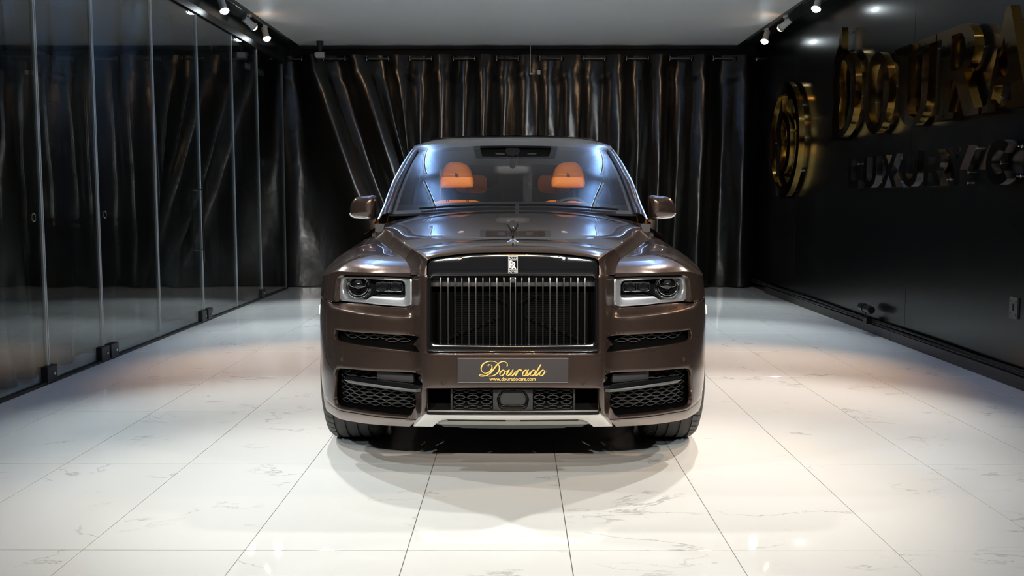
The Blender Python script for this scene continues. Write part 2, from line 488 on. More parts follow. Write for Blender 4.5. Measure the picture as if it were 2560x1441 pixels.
# floor slab with tiles
fl = struct('floor', MB().box(-4.1, XR+0.1, YF, YB+0.1, -0.06, -0.004), 'grout', 'glossy white marble tile floor of the showroom')
TW, TL = 0.592, 1.182
tile_me = None
ix0 = math.floor((-4.05-0.198)/TW); ix1 = math.ceil((XR-0.198)/TW)
iy0 = math.floor((YF-3.526)/TL); iy1 = math.ceil((YB-3.526)/TL)
for i in range(ix0, ix1):
    for j in range(iy0, iy1):
        x0, x1 = max(0.198+i*TW, -4.09), min(0.198+(i+1)*TW, XR+0.05); y0, y1 = max(3.526+j*TL, YF), min(3.526+(j+1)*TL, YB)
        if x1-x0 < 0.05 or y1-y0 < 0.05: continue
        full = abs(x1-x0-TW) < 1e-6 and abs(y1-y0-TL) < 1e-6
        c = ((x0+x1)/2, (y0+y1)/2, 0)
        if full and tile_me is not None:
            o = tile_me.copy(); COL.objects.link(o); o.location = c
        else:
            hw, hl = (x1-x0)/2-0.0016, (y1-y0)/2-0.0016
            o = obj('tile', MB().box(-hw, hw, -hl, hl, -0.010, 0.0), 'marble_tile', fl, smooth=None, bevel=0.0010)
            o.location = c
            if full: tile_me = o

# ceiling, soffits, walls
struct('ceiling', MB().box(-3.06, 3.14, YF, YB, CEIL_Z, CEIL_Z+0.06), 'ceiling_satin', 'grey satin stretched ceiling over the showroom')
struct('trim_1', MB().box(XL-0.02, -3.06, YF, YB, CEIL_Z+0.02, CEIL_Z+0.08), 'black_wall', 'dark recess strip along the left ceiling edge')
struct('trim_2', MB().box(3.14, XR+0.02, YF, YB, CEIL_Z+0.02, CEIL_Z+0.08), 'black_wall', 'dark recess strip along the right ceiling edge')
struct('trim_3', MB().box(-3.06, 3.14, YB-0.12, YB, CEIL_Z-0.05, CEIL_Z), 'black_wall', 'black strip where the ceiling meets the back wall')
struct('wall_back', MB().box(-4.1, XR+0.1, YB, YB+0.1, 0, CEIL_Z+0.1), 'black_wall', 'black wall behind the vinyl curtain')
struct('wall_front', MB().box(-4.1, XR+0.1, YF-0.1, YF, 0, CEIL_Z+0.1), 'black_wall', 'dark wall behind the camera')
wr = empty('wall_right', (XR, 5, 0)); tag(wr, 'glossy black lacquered panel wall with gold lettering', kind='structure')
seams = [YF, -1.6, 1.9, 5.3, 8.72, 12.25, YB]
for a, b in zip(seams[:-1], seams[1:]):
    m_ = MB().box(XR, XR+0.05, a+0.002, b-0.002, 0.0, CEIL_Z+0.06)
    obj('panel', m_, 'wall_lacquer', wr, origin=(XR, 5, 0), smooth=None, bevel=0.002)
obj('backing', MB().box(XR+0.05, XR+0.1, YF, YB, 0, CEIL_Z+0.1), 'black_wall', wr, origin=(XR, 5, 0), smooth=None)
bb = empty('baseboard_right', (XR, 5, 0)); tag(bb, 'dark brown baseboard along the black wall', kind='structure')
ys = [YF+1.5*k for k in range(13)]; ys[-1] = min(ys[-1], YB)
for a, b in zip(ys[:-1], ys[1:]):
    obj('board', MB().box(XR-0.055, XR-0.001, a+0.001, min(b, YB)-0.001, 0.0, 0.085), 'baseboard', bb, origin=(XR, 5, 0), smooth=None, bevel=0.002)

# left glass partition
gl = empty('wall_left', (XL, 9, 0)); tag(gl, 'frameless glass partition of tall panes with black floor patch fittings', kind='structure')
GO = (XL, 9, 0)
edges = [YF, -2.0, 0.2, 2.4, 4.5, 5.75, 6.80, 7.72, 8.98, 10.25, 11.5, 12.62, YB-0.45]
GT = 3.13
for k, (a, b) in enumerate(zip(edges[:-1], edges[1:])):
    xo = 0.0
    p = obj('pane', MB().box(XL-0.006+xo, XL+0.006+xo, a+0.004, b-0.004, 0.025, GT), 'pane_glass', gl, origin=GO, smooth=None)
    eb = MB().box(XL-0.0065+xo, XL+0.0065+xo, b-0.022, b-0.003, 0.025, GT)
    e = obj('polished_edge', eb, 'glass_edge', p, origin=GO, smooth=None)
    if a > 5: obj('seal_strip', MB().box(XL-0.010, XL+0.010, a-0.003, a+0.008, 0.03, GT), 'glass_edge', p, origin=GO, smooth=None)
    e['label'] = 'pale polished glass edge'
obj('header_rail', MB().box(XL-0.04, XL+0.03, YF, YB-0.45, GT, GT+0.075), 'black_metal', gl, origin=GO, smooth=None, bevel=0.003)
obj('header_panel', MB().box(XL-0.03, XL, YF, YB, GT+0.075, CEIL_Z+0.05), 'header_panel', gl, origin=GO, smooth=None)
obj('floor_channel', MB().box(XL-0.022, XL+0.022, YF, YB-0.45, 0.0, 0.022), 'black_metal', gl, origin=GO, smooth=None, bevel=0.003)
def patch(y):
    o = obj('patch_fitting', MB().box(XL-0.030, XL+0.030, y-0.075, y+0.075, 0.010, 0.125), 'black_metal', gl, origin=GO, smooth=None, bevel=0.006)
    obj('patch_bolt', MB().lathe([(0, 0.014), (0.008, 0.014), (0.010, 0.008)], (XL+0.030, y+0.02, 0.07), 'x', 14), 'pin_steel', o, origin=GO)
for y in (6.80, 7.72-0.02, 7.72+0.16, 10.25-0.06, 10.25+0.14, 12.62): patch(y)
# pull handle pair and ring pulls
hd = MB()
for sx in (-1, 1):
    x = XL+sx*0.06; y = 10.13
    hd.tube([(x, y, 0.62), (x, y, 1.48)], 0.011, 10)
    for z in (0.75, 1.36): hd.tube([(XL+sx*0.006, y, z), (x, y, z)], 0.008, 8)
    for z in (0.75, 1.36): hd.lathe([(0, 0.018), (0.006*sx, 0.018)], (XL+sx*0.006, y, z), 'x', 14)
obj('pull_handle', hd, 'dark_chrome', gl, origin=GO)
for y, z in ((6.66, 1.15), (7.82, 1.15), (12.5, 1.15)):
    rp = MB(); rp.tube([(XL+0.012, y+0.026*math.cos(t), z+0.026*math.sin(t)) for t in np.linspace(0, 2*math.pi, 20, endpoint=False)], 0.005, 8, close=True)
    rp.lathe([(0, 0.022), (0.008, 0.022)], (XL+0.006, y, z), 'x', 18)
    obj('ring_pull', rp, 'dark_chrome', gl, origin=GO)

# curtains -----------------------------------------------------------
def curtain(name, axis, p0, length, zt, period, amp, shear, label, seed, na, nz, rod_z):
    rnd = np.random.RandomState(seed)
    A = np.linspace(0, length, na); Z = np.linspace(0.015, zt, nz)
    ph = rnd.uniform(0, 6.28, 8)
    def depth(a, z):
        q = 2*math.pi*a/period
        jit = 0.30*np.sin(a*1.7+ph[0])+0.22*np.sin(a*3.1+ph[1])*(1-z/zt)
        k = 0.85+0.45*(1-z/zt)+0.25*np.sin(a*2.3+ph[2])
        s = np.sin(q+jit*(1-z/zt)*2.0)
        s = np.sign(s)*np.abs(s)**0.9
        d = amp*k*s
        low = np.clip(1-z/rod_z, 0, 1)
        d += 0.018*np.sin(q*1.5+ph[3]+0.6*z)*low**0.5+0.007*np.sin(q*3.1+ph[4]-1.7*z)*np.minimum(low*3, 1)
        d += 0.004*np.sin(7.0*z+4*np.sin(a*5+ph[5])+ph[6])*np.minimum(low*2, 1)
        # gathered scallops under the rod
        d += 0.020*np.exp(-((z-(rod_z-0.16-0.10*np.abs(np.sin(q/2+0.8))))/0.06)**2)*np.cos(q)
        return d
    rows = []
    for z in Z:
        a2 = A+shear(A)*(zt-z)*(0.75+0.25*(1-z/zt))
        d = depth(A, z)
        if axis == 'x': rows.append([(p0[0]+x, p0[1]+dd, z) for x, dd in zip(a2, d)])
        else: rows.append([(p0[0]+dd, p0[1]+x, z) for x, dd in zip(a2, d)])
    root = empty(name, (p0[0]+(length/2 if axis == 'x' else 0), p0[1]+(length/2 if axis == 'y' else 0), 0)); org = tuple(root.location)
    tag(root, *label)
    obj('sheet', MB().grid(rows), 'curtain_vinyl', root, origin=org, smooth=80)
    k = 0
    tor = None
    while True:
        a = k*period/2
        if a > length: break
        if axis == 'x': c = Vector((p0[0]+a, p0[1], rod_z)); pts = [(c.x+0.003, c.y+0.034*math.cos(t), c.z+0.034*math.sin(t)) for t in np.linspace(0, 2*math.pi, 18, endpoint=False)]
        else: c = Vector((p0[0], p0[1]+a, rod_z)); pts = [(c.x+0.030*math.cos(t), c.y, c.z+0.030*math.sin(t)) for t in np.linspace(0, 2*math.pi, 18, endpoint=False)]
        if tor is None:
            tor = obj('eyelet', MB().tube([Vector(p)-c for p in pts], 0.009, 8, close=True), 'lamp_chrome', root)
            tor.location = c-Vector(org)
        else:
            e = tor.copy(); COL.objects.link(e); e.location = c-Vector(org)
        k += 1
    return root
xc0 = -3.30
c1 = curtain('vinyl_curtain', 'x', (xc0, CURT_Y, 0), 6.72, 3.275, 0.607, 0.095,
        lambda a: 0.36*sstep(0.05, 0.5, a)*(1-sstep(1.1, 2.0, a)), ('black glossy vinyl curtain hanging across the back of the room behind the car', 'curtain'), 3, 620, 60, 3.225)
c2 = curtain('vinyl_curtain', 'y', (XL-0.24, 4.6, 0), 9.55, 3.08, 0.66, 0.075,
        lambda a: 0.16*np.sin(a*1.3), ('black vinyl curtain hanging behind the left glass partition', 'curtain'), 11, 520, 50, 3.02)
obj('rod', MB().tube([(-3.22, CURT_Y, 3.225), (XR-0.002, CURT_Y, 3.225)], 0.013, 10), 'dark_chrome', c1, origin=tuple(c1.location))
obj('rod', MB().tube([(XL-0.24, 4.4, 3.02), (XL-0.24, 14.19, 3.02)], 0.012, 10), 'pin_steel', c2, origin=tuple(c2.location))
for k in range(10):
    y = 12.7+0.14*k
    obj('clip', MB().box(XL-0.262, XL-0.218, y-0.030, y+0.030, 2.945, 3.008).box(XL-0.25, XL-0.23, y-0.006, y+0.006, 3.0, 3.03), 'lamp_white', c2, origin=tuple(c2.location), smooth=None)

# white sensor box on the ceiling and door bracket seen through the curtain gap
sx, sy, sz = W(800, 138, 13.95)
sb = empty('ceiling_sensor', (sx, sy, CEIL_Z)); so = tuple(sb.location)
obj('body', MB().box(sx-0.062, sx+0.062, sy-0.05, sy+0.05, sz-0.035, sz+0.04).box(sx-0.075, sx-0.05, sy-0.03, sy+0.03, sz-0.01, sz+0.03), 'white_plastic', sb, origin=so, smooth=None, bevel=0.008)
obj('stem', MB().lathe([(0, 0.03), (CEIL_Z-sz-0.04, 0.05)], (sx, sy, sz+0.04), 'z', 18), 'dark_trim', sb, origin=so)
tag(sb, 'small white sensor box hanging from the ceiling by the left end of the curtain', 'sensor')
bx = W(1344, 181, 14.02)
br = empty('door_bracket', (bx[0], bx[1], bx[2])); bo = tuple(br.location)
obj('plate', MB().box(bx[0]-0.005, bx[0]+0.038, bx[1], bx[1]+0.015, bx[2]-0.03, bx[2]+0.03), 'white_plastic', br, origin=bo, smooth=None, bevel=0.003)
obj('arm', MB().box(bx[0]-0.11, bx[0]-0.045, bx[1], bx[1]+0.015, bx[2]-0.03, bx[2]-0.008).box(bx[0]-0.065, bx[0]-0.045, bx[1], bx[1]+0.015, bx[2]-0.03, bx[2]+0.025), 'white_plastic', br, origin=bo, smooth=None, bevel=0.002)
obj('wire', MB().tube([(bx[0]-0.10, bx[1]+0.005, CEIL_Z), (bx[0]-0.105, bx[1]+0.005, bx[2]-0.01)], 0.004, 6), 'pin_steel', br, origin=bo)
tag(br, 'small pale bracket on a wire in front of the back curtain', 'bracket')

# ------------------------------------------------------------------ track lights
def beam(a, b, r, mb): return mb.tube([a, b], r, 10)
def track(name, pts, label):
    t = empty(name, pts[0]); o0 = pts[0]
    a, b = Vector(pts[0]), Vector(pts[1])
    if abs(a.x-b.x) < 1e-6: m_ = MB().box(a.x-0.018, a.x+0.018, a.y, b.y, a.z-0.034, a.z)
    else: m_ = MB().box(a.x, b.x, a.y-0.018, a.y+0.018, a.z-0.034, a.z)
    obj('rail', m_, 'black_metal', t, origin=o0, smooth=None, bevel=0.003)
    m2 = MB()
    if abs(a.x-b.x) < 1e-6: m2.box(a.x-0.006, a.x+0.006, a.y+0.02, b.y-0.02, a.z-0.036, a.z-0.033)
    else: m2.box(a.x+0.02, b.x-0.02, a.y-0.006, a.y+0.006, a.z-0.036, a.z-0.033)
    obj('contact_strip', m2, 'pin_steel', t, origin=o0, smooth=None)
    tag(t, label, 'light track')
track('light_track', ((-3.08, -0.5, CEIL_Z), (-3.08, 13.7, CEIL_Z)), 'black lighting track along the left ceiling edge above the glass')
track('light_track', ((3.15, -0.5, CEIL_Z), (3.15, 13.7, CEIL_Z)), 'black lighting track along the right ceiling edge above the lettered wall')
track('light_track', ((-1.9, -0.9, CEIL_Z), (1.9, -0.9, CEIL_Z)), 'black lighting track across the ceiling behind the viewpoint')
def spot_head(x, y, tint, watts, aim, ang, label, group):
    z0 = CEIL_Z-0.034; hz = CEIL_Z-0.13
    root = empty('track_spotlight', (x, y, z0)); org = Vector((x, y, z0))
    obj('adapter', MB().box(x-0.017, x+0.017, y-0.055, y+0.055, z0-0.022, z0), 'lamp_white', root, origin=org, smooth=None, bevel=0.003)
    obj('stem', MB().tube([(x, y, z0-0.02), (x, y, hz+0.015)], 0.010, 10), 'lamp_white', root, origin=org)
    c = Vector((x, y, hz)); d = (Vector(aim)-c).normalized()
    q = d.to_track_quat('Z', 'Y').to_matrix()
    def loc(mb):
        r = MB(); r.v = [tuple(c+q@Vector(p)) for p in mb.v]; r.f = mb.f; return r
    body = MB().lathe([(-0.085, 0.030), (-0.080, 0.036), (0.055, 0.038), (0.070, 0.050), (0.078, 0.050), (0.078, 0.044), (0.066, 0.042)], (0, 0, 0), 'z', 24)
    obj('head', loc(body), 'lamp_white', root, origin=org)
    lens = MB().lathe([(0.070, 0.043), (0.088, 0.039), (0.102, 0.027), (0.108, 0.010), (0.109, 0.001)], (0, 0, 0), 'z', 20)
    nm = {COOL: 'cool', NEUT: 'neutral', WARM: 'warm'}[tint]
    l = obj('lens', loc(lens), 'lamp_emit_'+nm, root, origin=org)
    ld = bpy.data.lights.new('spot_beam', 'SPOT'); ld.energy = watts*LAMP_GAIN; ld.color = tint; ld.spot_size = math.radians(ang); ld.spot_blend = 0.75; ld.shadow_soft_size = 0.035
    lo = bpy.data.objects.new('spot_beam', ld); COL.objects.link(lo); lo.parent = root
    lo.location = c+d*0.15-org; lo.rotation_euler = (-d).to_track_quat('Z', 'Y').to_euler()
    tag(root, label, 'spotlight', group)
nth = ['first', 'second', 'third', 'fourth', 'fifth', 'sixth', 'seventh']
for i, L in enumerate(LAMPS):
    if i < 7: lab, g = f'white spotlight aimed at the floor from the left track, {nth[i]} from the curtain', 'spotlights on the left track'
    elif i < 14: lab, g = f'white spotlight aimed at the floor from the right track, {nth[i-7]} from the curtain', 'spotlights on the right track'
    elif i < 16: lab, g = ['white spotlight on the left track turned towards the curtain', 'white spotlight on the right track turned towards the curtain'][i-14], 'spotlights turned to the curtain'
    elif i < 20: lab, g = f'white spotlight on the track behind the viewpoint, {nth[i-16]} from the left', 'spotlights behind the viewpoint'
    else: lab, g = ['white ceiling spotlight above the left side of the car', 'white ceiling spotlight above the right side of the car'][i-20], 'ceiling spotlights above the car'
    spot_head(*L, lab, g)
# suspended blue-white uplights above the car (seen mirrored in the windshield and bonnet)
for sx0, side in ((-1.0, 'left'), (1.0, 'right')):
    for k, (a, b, dr, wd, ax_) in enumerate(((6.3, 7.62, 0.17, 'nearer', 1.47), (7.95, 9.95, 0.14, 'farther', 1.40))):
        sx = sx0*ax_
        zt = CEIL_Z-dr; r = empty('linear_uplight', (sx, (a+b)/2, CEIL_Z)); ro = tuple(r.location)
        obj('housing', MB().box(sx-0.028, sx+0.028, a, b, zt-0.03, zt), 'lamp_white', r, origin=ro, smooth=None, bevel=0.004)
        obj('diffuser', MB().box(sx-0.026, sx+0.026, a+0.02, b-0.02, zt, zt+0.008), 'tube_emit', r, origin=ro, smooth=None)
        obj('slit', MB().box(sx-0.016, sx+0.016, a+0.02, b-0.02, zt-0.034, zt-0.030), 'tube_slit', r, origin=ro, smooth=None)
        for y in (a+0.15, b-0.15): obj('hanger', MB().tube([(sx+0.0275, y, zt-0.01), (sx+0.0275, y, CEIL_Z)], 0.002, 6), 'pin_steel', r, origin=ro)
        tag(r, f'suspended linear uplight above the {side} side of the car, the {wd} one', 'uplight', 'linear uplights above the car')

# ceiling hatch above the car, mirrored in windshield and bonnet
hx0, hx1, hy0, hy1 = -0.42, 0.46, 8.60, 9.50
ht = empty('ceiling_hatch', ((hx0+hx1)/2, (hy0+hy1)/2, CEIL_Z)); ho = tuple(ht.location); fwid = 0.09
obj('recess', MB().box(hx0, hx1, hy0, hy1, CEIL_Z-0.012, CEIL_Z), 'void_black', ht, origin=ho, smooth=None)
for nm, bx_ in (('frame_bar', (hx0-fwid, hx0, hy0-fwid, hy1+fwid)), ('frame_bar', (hx1, hx1+fwid, hy0-fwid, hy1+fwid)), ('frame_bar', (hx0, hx1, hy0-fwid, hy0)), ('frame_bar', (hx0, hx1, hy1, hy1+fwid))):
    obj(nm, MB().box(*bx_, CEIL_Z-0.03, CEIL_Z), 'hatch_frame', ht, origin=ho, smooth=None, bevel=0.004)
for dx in (-0.2, 0.2): obj('vent_disc', MB().lathe([(0, 0.02), (0.008, 0.05), (0.014, 0.06)], ((hx0+hx1)/2+dx, hy0+0.2, CEIL_Z-0.028), 'z', 20), 'lamp_white', ht, origin=ho)
tag(ht, 'black rectangular ceiling hatch with a pale frame above the car', 'hatch')

# ------------------------------------------------------------------ lettering on the right wall
XFACE = 3.325; LDEPTH = 0.065
def arcpts(cx, cy, rx, ry, a0, a1, n=12): return [(cx+rx*math.cos(math.radians(a0+(a1-a0)*k/n)), cy+ry*math.sin(math.radians(a0+(a1-a0)*k/n))) for k in range(n+1)]
def smooth_loop(pts, n=4):
    out = []; N = len(pts)
    for i in range(N):
        p0, p1, p2, p3 = [np.array(pts[(i+k) % N], float) for k in (-1, 0, 1, 2)]
        for k in range(n):
            t = k/n; out.append(tuple(0.5*((2*p1)+(-p0+p2)*t+(2*p0-5*p1+4*p2-p3)*t*t+(-p0+3*p1-3*p2+p3)*t**3)))
    return out
def letter(y0, z0, outline, holes, m, pins, label, cat='sign letter', group=None, depth=LDEPTH, name='sign_letter'):
    mp = lambda a, b, d: (XFACE+d, y0-a, z0+b)
    face, ret = flat_letter(outline, holes, depth, mp)
    root = empty(name, (XR, y0, z0)); org = tuple(root.location)
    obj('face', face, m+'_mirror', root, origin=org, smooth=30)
    obj('return', ret, m+'_return', root, origin=org, smooth=30)
    for a, b in pins:
        obj('standoff_pin', MB().lathe([(0, 0.006), (0.02, 0.006), (0.022, 0.012), (0.030, 0.012), (0.032, 0.005), (XR-XFACE-depth, 0.005)], (XFACE+depth, y0-a, z0+b), 'x', 10), 'pin_steel', root, origin=org)
    tag(root, label, cat, group)
D_o = smooth_loop([(0.02, 0.0), (0.30, 0.0), (0.55, 0.05), (0.74, 0.20), (0.80, 0.45), (0.76, 0.68), (0.62, 0.83), (0.44, 0.90), (0.37, 0.90), (0.35, 1.02), (0.33, 1.13), (0.28, 1.05), (0.21, 0.92), (0.11, 0.80), (0.15, 0.70), (0.08, 0.55), (0.15, 0.40), (0.10, 0.20), (0.11, 0.06)], 4)
D_h = smooth_loop([(0.36, 0.10), (0.50, 0.14), (0.61, 0.27), (0.65, 0.46), (0.61, 0.63), (0.50, 0.75), (0.37, 0.79), (0.31, 0.62), (0.36, 0.45), (0.30, 0.26)], 4)
U_o = [(0, 0.69), (0.40, 0.69), (0.40, 0.63), (0.32, 0.63), (0.32, 0.24)] + arcpts(0.465, 0.24, 0.145, 0.17, 180, 360, 14) + [(0.61, 0.63), (0.52, 0.63), (0.52, 0.69), (0.86, 0.69), (0.86, 0.63), (0.74, 0.63), (0.74, 0.24)] + arcpts(0.43, 0.24, 0.31, 0.24, 0, -180, 18) + [(0.12, 0.63), (0, 0.63)]
R_o = [(0, 0), (0.34, 0), (0.34, 0.05), (0.26, 0.05), (0.26, 0.30), (0.34, 0.30), (0.53, 0.0), (0.76, 0.0), (0.76, 0.05), (0.69, 0.05), (0.50, 0.325)] + arcpts(0.44, 0.505, 0.22, 0.185, -60, 90, 14) + [(0, 0.69), (0, 0.63), (0.09, 0.63), (0.09, 0.05), (0, 0.05)]
R_h = [(0.26, 0.36), (0.40, 0.36)] + arcpts(0.40, 0.495, 0.11, 0.135, -80, 80, 10) + [(0.40, 0.63), (0.26, 0.63)]
A_o = [(0, 0), (0.20, 0), (0.20, 0.05), (0.13, 0.05), (0.17, 0.17), (0.40, 0.17), (0.44, 0.05), (0.36, 0.05), (0.36, 0), (0.70, 0), (0.70, 0.05), (0.62, 0.05), (0.36, 0.69), (0.30, 0.69), (0.07, 0.05), (0, 0.05)]
A_h = [(0.19, 0.23), (0.38, 0.23), (0.29, 0.50)]
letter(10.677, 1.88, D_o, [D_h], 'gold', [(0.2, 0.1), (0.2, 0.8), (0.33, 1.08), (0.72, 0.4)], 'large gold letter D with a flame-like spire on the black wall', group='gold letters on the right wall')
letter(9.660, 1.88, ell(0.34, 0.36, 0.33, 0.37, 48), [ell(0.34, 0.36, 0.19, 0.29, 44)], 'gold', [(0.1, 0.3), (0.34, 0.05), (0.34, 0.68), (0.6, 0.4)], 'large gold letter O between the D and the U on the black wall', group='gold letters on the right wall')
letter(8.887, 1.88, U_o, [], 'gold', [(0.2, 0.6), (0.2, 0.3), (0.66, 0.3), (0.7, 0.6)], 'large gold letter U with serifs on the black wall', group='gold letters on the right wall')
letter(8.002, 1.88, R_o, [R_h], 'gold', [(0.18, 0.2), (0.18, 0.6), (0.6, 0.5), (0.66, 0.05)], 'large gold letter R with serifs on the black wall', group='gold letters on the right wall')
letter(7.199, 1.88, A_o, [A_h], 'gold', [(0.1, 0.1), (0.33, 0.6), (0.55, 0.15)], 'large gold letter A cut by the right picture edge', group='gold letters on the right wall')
# second line
w_ = 0.085
L_o = [(0, 0), (0.30, 0), (0.30, 0.075), (w_, 0.075), (w_, 0.29), (0, 0.29)]
U2_o = [(0, 0.29), (0, 0.12)] + arcpts(0.165, 0.12, 0.165, 0.12, 180, 360, 14) + [(0.33, 0.29), (0.33-w_, 0.29), (0.33-w_, 0.12)] + arcpts(0.165, 0.12, 0.165-w_, 0.055, 0, -180, 12) + [(w_, 0.29)]
X_o = [(0, 0), (0.10, 0), (0.19, 0.10), (0.28, 0), (0.38, 0), (0.245, 0.148), (0.37, 0.29), (0.27, 0.29), (0.19, 0.197), (0.11, 0.29), (0.01, 0.29), (0.135, 0.148)]
R2_o = [(0, 0), (w_, 0), (w_, 0.105), (0.15, 0.105), (0.24, 0), (0.345, 0), (0.245, 0.118)] + arcpts(0.21, 0.20, 0.11, 0.09, -60, 90, 10) + [(0, 0.29)]
R2_h = [(w_, 0.165), (0.19, 0.165)] + arcpts(0.195, 0.198, 0.035, 0.033, -80, 80, 6) + [(0.19, 0.231), (w_, 0.231)]
Y_o = [(0.145, 0), (0.235, 0), (0.235, 0.115), (0.38, 0.29), (0.275, 0.29), (0.19, 0.185), (0.105, 0.29), (0, 0.29), (0.145, 0.115)]
C_o = arcpts(0.19, 0.15, 0.19, 0.155, 48, 312, 26) + arcpts(0.19, 0.15, 0.105, 0.082, 312, 48, 22)
g2 = 'steel letters on the right wall'
for y0, o_, h_, lab in ((10.016, L_o, [], 'grey metal letter L, first of the lower wall word'), (9.578, U2_o, [], 'grey metal letter U between the L and the X'), (9.121, X_o, [], 'grey metal letter X in the lower wall word'),
                        (8.623, U2_o, [], 'grey metal letter U between the X and the R'), (8.165, R2_o, [R2_h], 'grey metal letter R in the lower wall word'), (7.748, Y_o, [], 'grey metal letter Y ending the lower wall word'), (7.097, C_o, [], 'grey metal letter C by the right picture edge')):
    xs_ = [p[0] for p in o_]; wmx = max(xs_)
    letter(y0, 1.375, o_, h_, 'steel', [(0.04, 0.24), (0.04, 0.05), (wmx-0.04, 0.05), (wmx-0.04, 0.24)] if o_ not in (C_o, Y_o) else ([(0.05, 0.15), (0.33, 0.05), (0.33, 0.25)] if o_ is C_o else [(0.05, 0.27), (0.33, 0.27), (0.19, 0.1), (0.19, 0.02)]), lab, group=g2, depth=0.06)
# round emblem
ey, ez = 12.50, 1.99
er = empty('wall_emblem', (XR, ey, ez)); eo = tuple(er.location)
mp = lambda a, b, d: (XFACE+d, ey-a, ez+b)
f_, r_ = flat_letter(ell(0, 0, 0.72, 0.72, 72), [ell(0, 0, 0.60, 0.60, 64)], LDEPTH, mp)
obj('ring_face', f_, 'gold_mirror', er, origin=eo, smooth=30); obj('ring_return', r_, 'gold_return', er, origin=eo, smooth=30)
k_ = 0.88
Dm = lambda L: [((a-0.42)*k_, (b-0.50)*k_) for a, b in L]
f_, r_ = flat_letter(Dm(D_o), [Dm(D_h)], LDEPTH, mp)
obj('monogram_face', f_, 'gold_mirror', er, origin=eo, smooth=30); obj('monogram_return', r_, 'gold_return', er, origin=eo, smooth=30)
for t in np.linspace(0, 2*math.pi, 10, endpoint=False):
    obj('standoff_pin', MB().lathe([(0, 0.006), (0.02, 0.006), (0.022, 0.012), (0.030, 0.012), (0.032, 0.005), (XR-XFACE-LDEPTH, 0.005)], (XFACE+LDEPTH, ey+0.66*math.cos(t), ez+0.66*math.sin(t)), 'x', 10), 'pin_steel', er, origin=eo)
for a, b in ((-0.1, 0.3), (-0.2, -0.3), (0.28, 0.0)):
    obj('standoff_pin', MB().lathe([(0, 0.006), (XR-XFACE-LDEPTH, 0.006)], (XFACE+LDEPTH, ey-a, ez+b), 'x', 10), 'pin_steel', er, origin=eo)
tag(er, 'round gold emblem ring with a letter D inside on the black wall', 'emblem')

# cables, small spot and outlet low on the right wall
cb = empty('wall_cable', (XR-0.03, 6, 0.1)); co = tuple(cb.location)
for k, (dx, dz, rr) in enumerate(((0.012, 0.012, 0.010), (0.030, 0.030, 0.009), (0.014, 0.034, 0.008))):
    pts = [(XR-0.055+dx+0.002*math.sin(y*2.1+k*2), y, 0.085+dz+0.010*math.sin(y*1.1+k)**2) for y in np.linspace(-4, 14.2, 90)]
    obj('cable', MB().tube(pts, rr, 8), 'cable_black', cb, origin=co)
tag(cb, 'bundle of black cables running on top of the baseboard', 'cable')
fx = XR-0.10; fy = 9.42; fz = 0.235
fr_ = empty('floor_spotlight', (fx, fy, 0.085)); fo = tuple(fr_.location)
obj('body', MB().lathe([(-0.16, 0.030), (-0.155, 0.036), (0.0, 0.037), (0.0, 0.042), (0.10, 0.044), (0.11, 0.040)], (fx, fy, fz), 'y', 24), 'black_metal', fr_, origin=fo)
br_ = MB()
for a in (-0.02, 0.03): br_.tube([(fx, fy+0.0, fz-0.035), (fx+0.01, fy+a, 0.145)], 0.004, 6)
obj('bracket', br_, 'black_metal', fr_, origin=fo)
obj('clamp', MB().box(fx-0.005, fx+0.05, fy-0.05, fy+0.05, 0.087, 0.150), 'black_metal', fr_, origin=fo, smooth=None, bevel=0.006)
obj('screw', MB().lathe([(0, 0.005), (0.004, 0.004)], (fx-0.046, fy+0.0, fz-0.01), 'x', 10), 'chrome', fr_, origin=fo)
tag(fr_, 'small black cylinder lamp clamped to the cables at the foot of the black wall', 'lamp')
ox, oy, oz = WX(2535, 770, XR)
ob = empty('wall_outlet', (XR, oy, oz)); oo = tuple(ob.location)
pl = rounded([(-0.055, -0.075), (0.055, -0.075), (0.055, 0.075), (-0.055, 0.075)], 0.012)
f_, r_ = flat_letter(pl, [rounded([(-0.01, -0.02), (0.012, -0.02), (0.012, 0.03), (-0.01, 0.03)], 0.004)], 0.012, lambda a, b, d: (XR-0.012+d, oy-a, oz+b))
obj('plate', f_, 'outlet_grey', ob, origin=oo); obj('rim', r_, 'outlet_grey', ob, origin=oo)
obj('slot', MB().box(XR-0.004, XR+0.0, oy-0.013, oy+0.011, oz-0.021, oz+0.031), 'void_black', ob, origin=oo, smooth=None)
for a, b in ((-0.035, 0.045), (0.035, 0.045), (0.035, -0.045), (-0.035, -0.04)):
    obj('screw', MB().lathe([(-0.004, 0.004), (0, 0.006)], (XR-0.012, oy-a, oz+b), 'x', 10), 'black_metal', ob, origin=oo)
tag(ob, 'worn grey wall outlet plate low on the black wall by the right picture edge', 'outlet')

# ================================================================== the car
# car frame: camera at x=0,y=0, car symmetric about x=0, nose towards -y; car root carries the small yaw
CO = Vector((0.0, 5.3, 0.0))
_cy, _sy = math.cos(YAW), math.sin(YAW)
car = empty('car', (0.0042*_cy-CO.y*_sy, 0.0042*_sy+CO.y*_cy, 0), YAW)
tag(car, 'dark brown luxury SUV with black upright slatted grille and orange seats', 'car')
def part(name, mb, m, parent=None, label=None, **k):
    o = obj(name, mb, m, parent or car, origin=CO, **k)
    if label: o['label'] = label
    return o
def rayv(v):
    b = (720.5-v)/F; dy = CT+b*ST
    return (-ST+b*CT)/dy, 1.0/dy
def P(u, v, Y):
    """left-half pixel at depth Y -> point with x>0 (mirrored half)"""
    r, i = rayv(v); return np.array(((1282-u)/F*i*Y, Y, CH+r*Y))

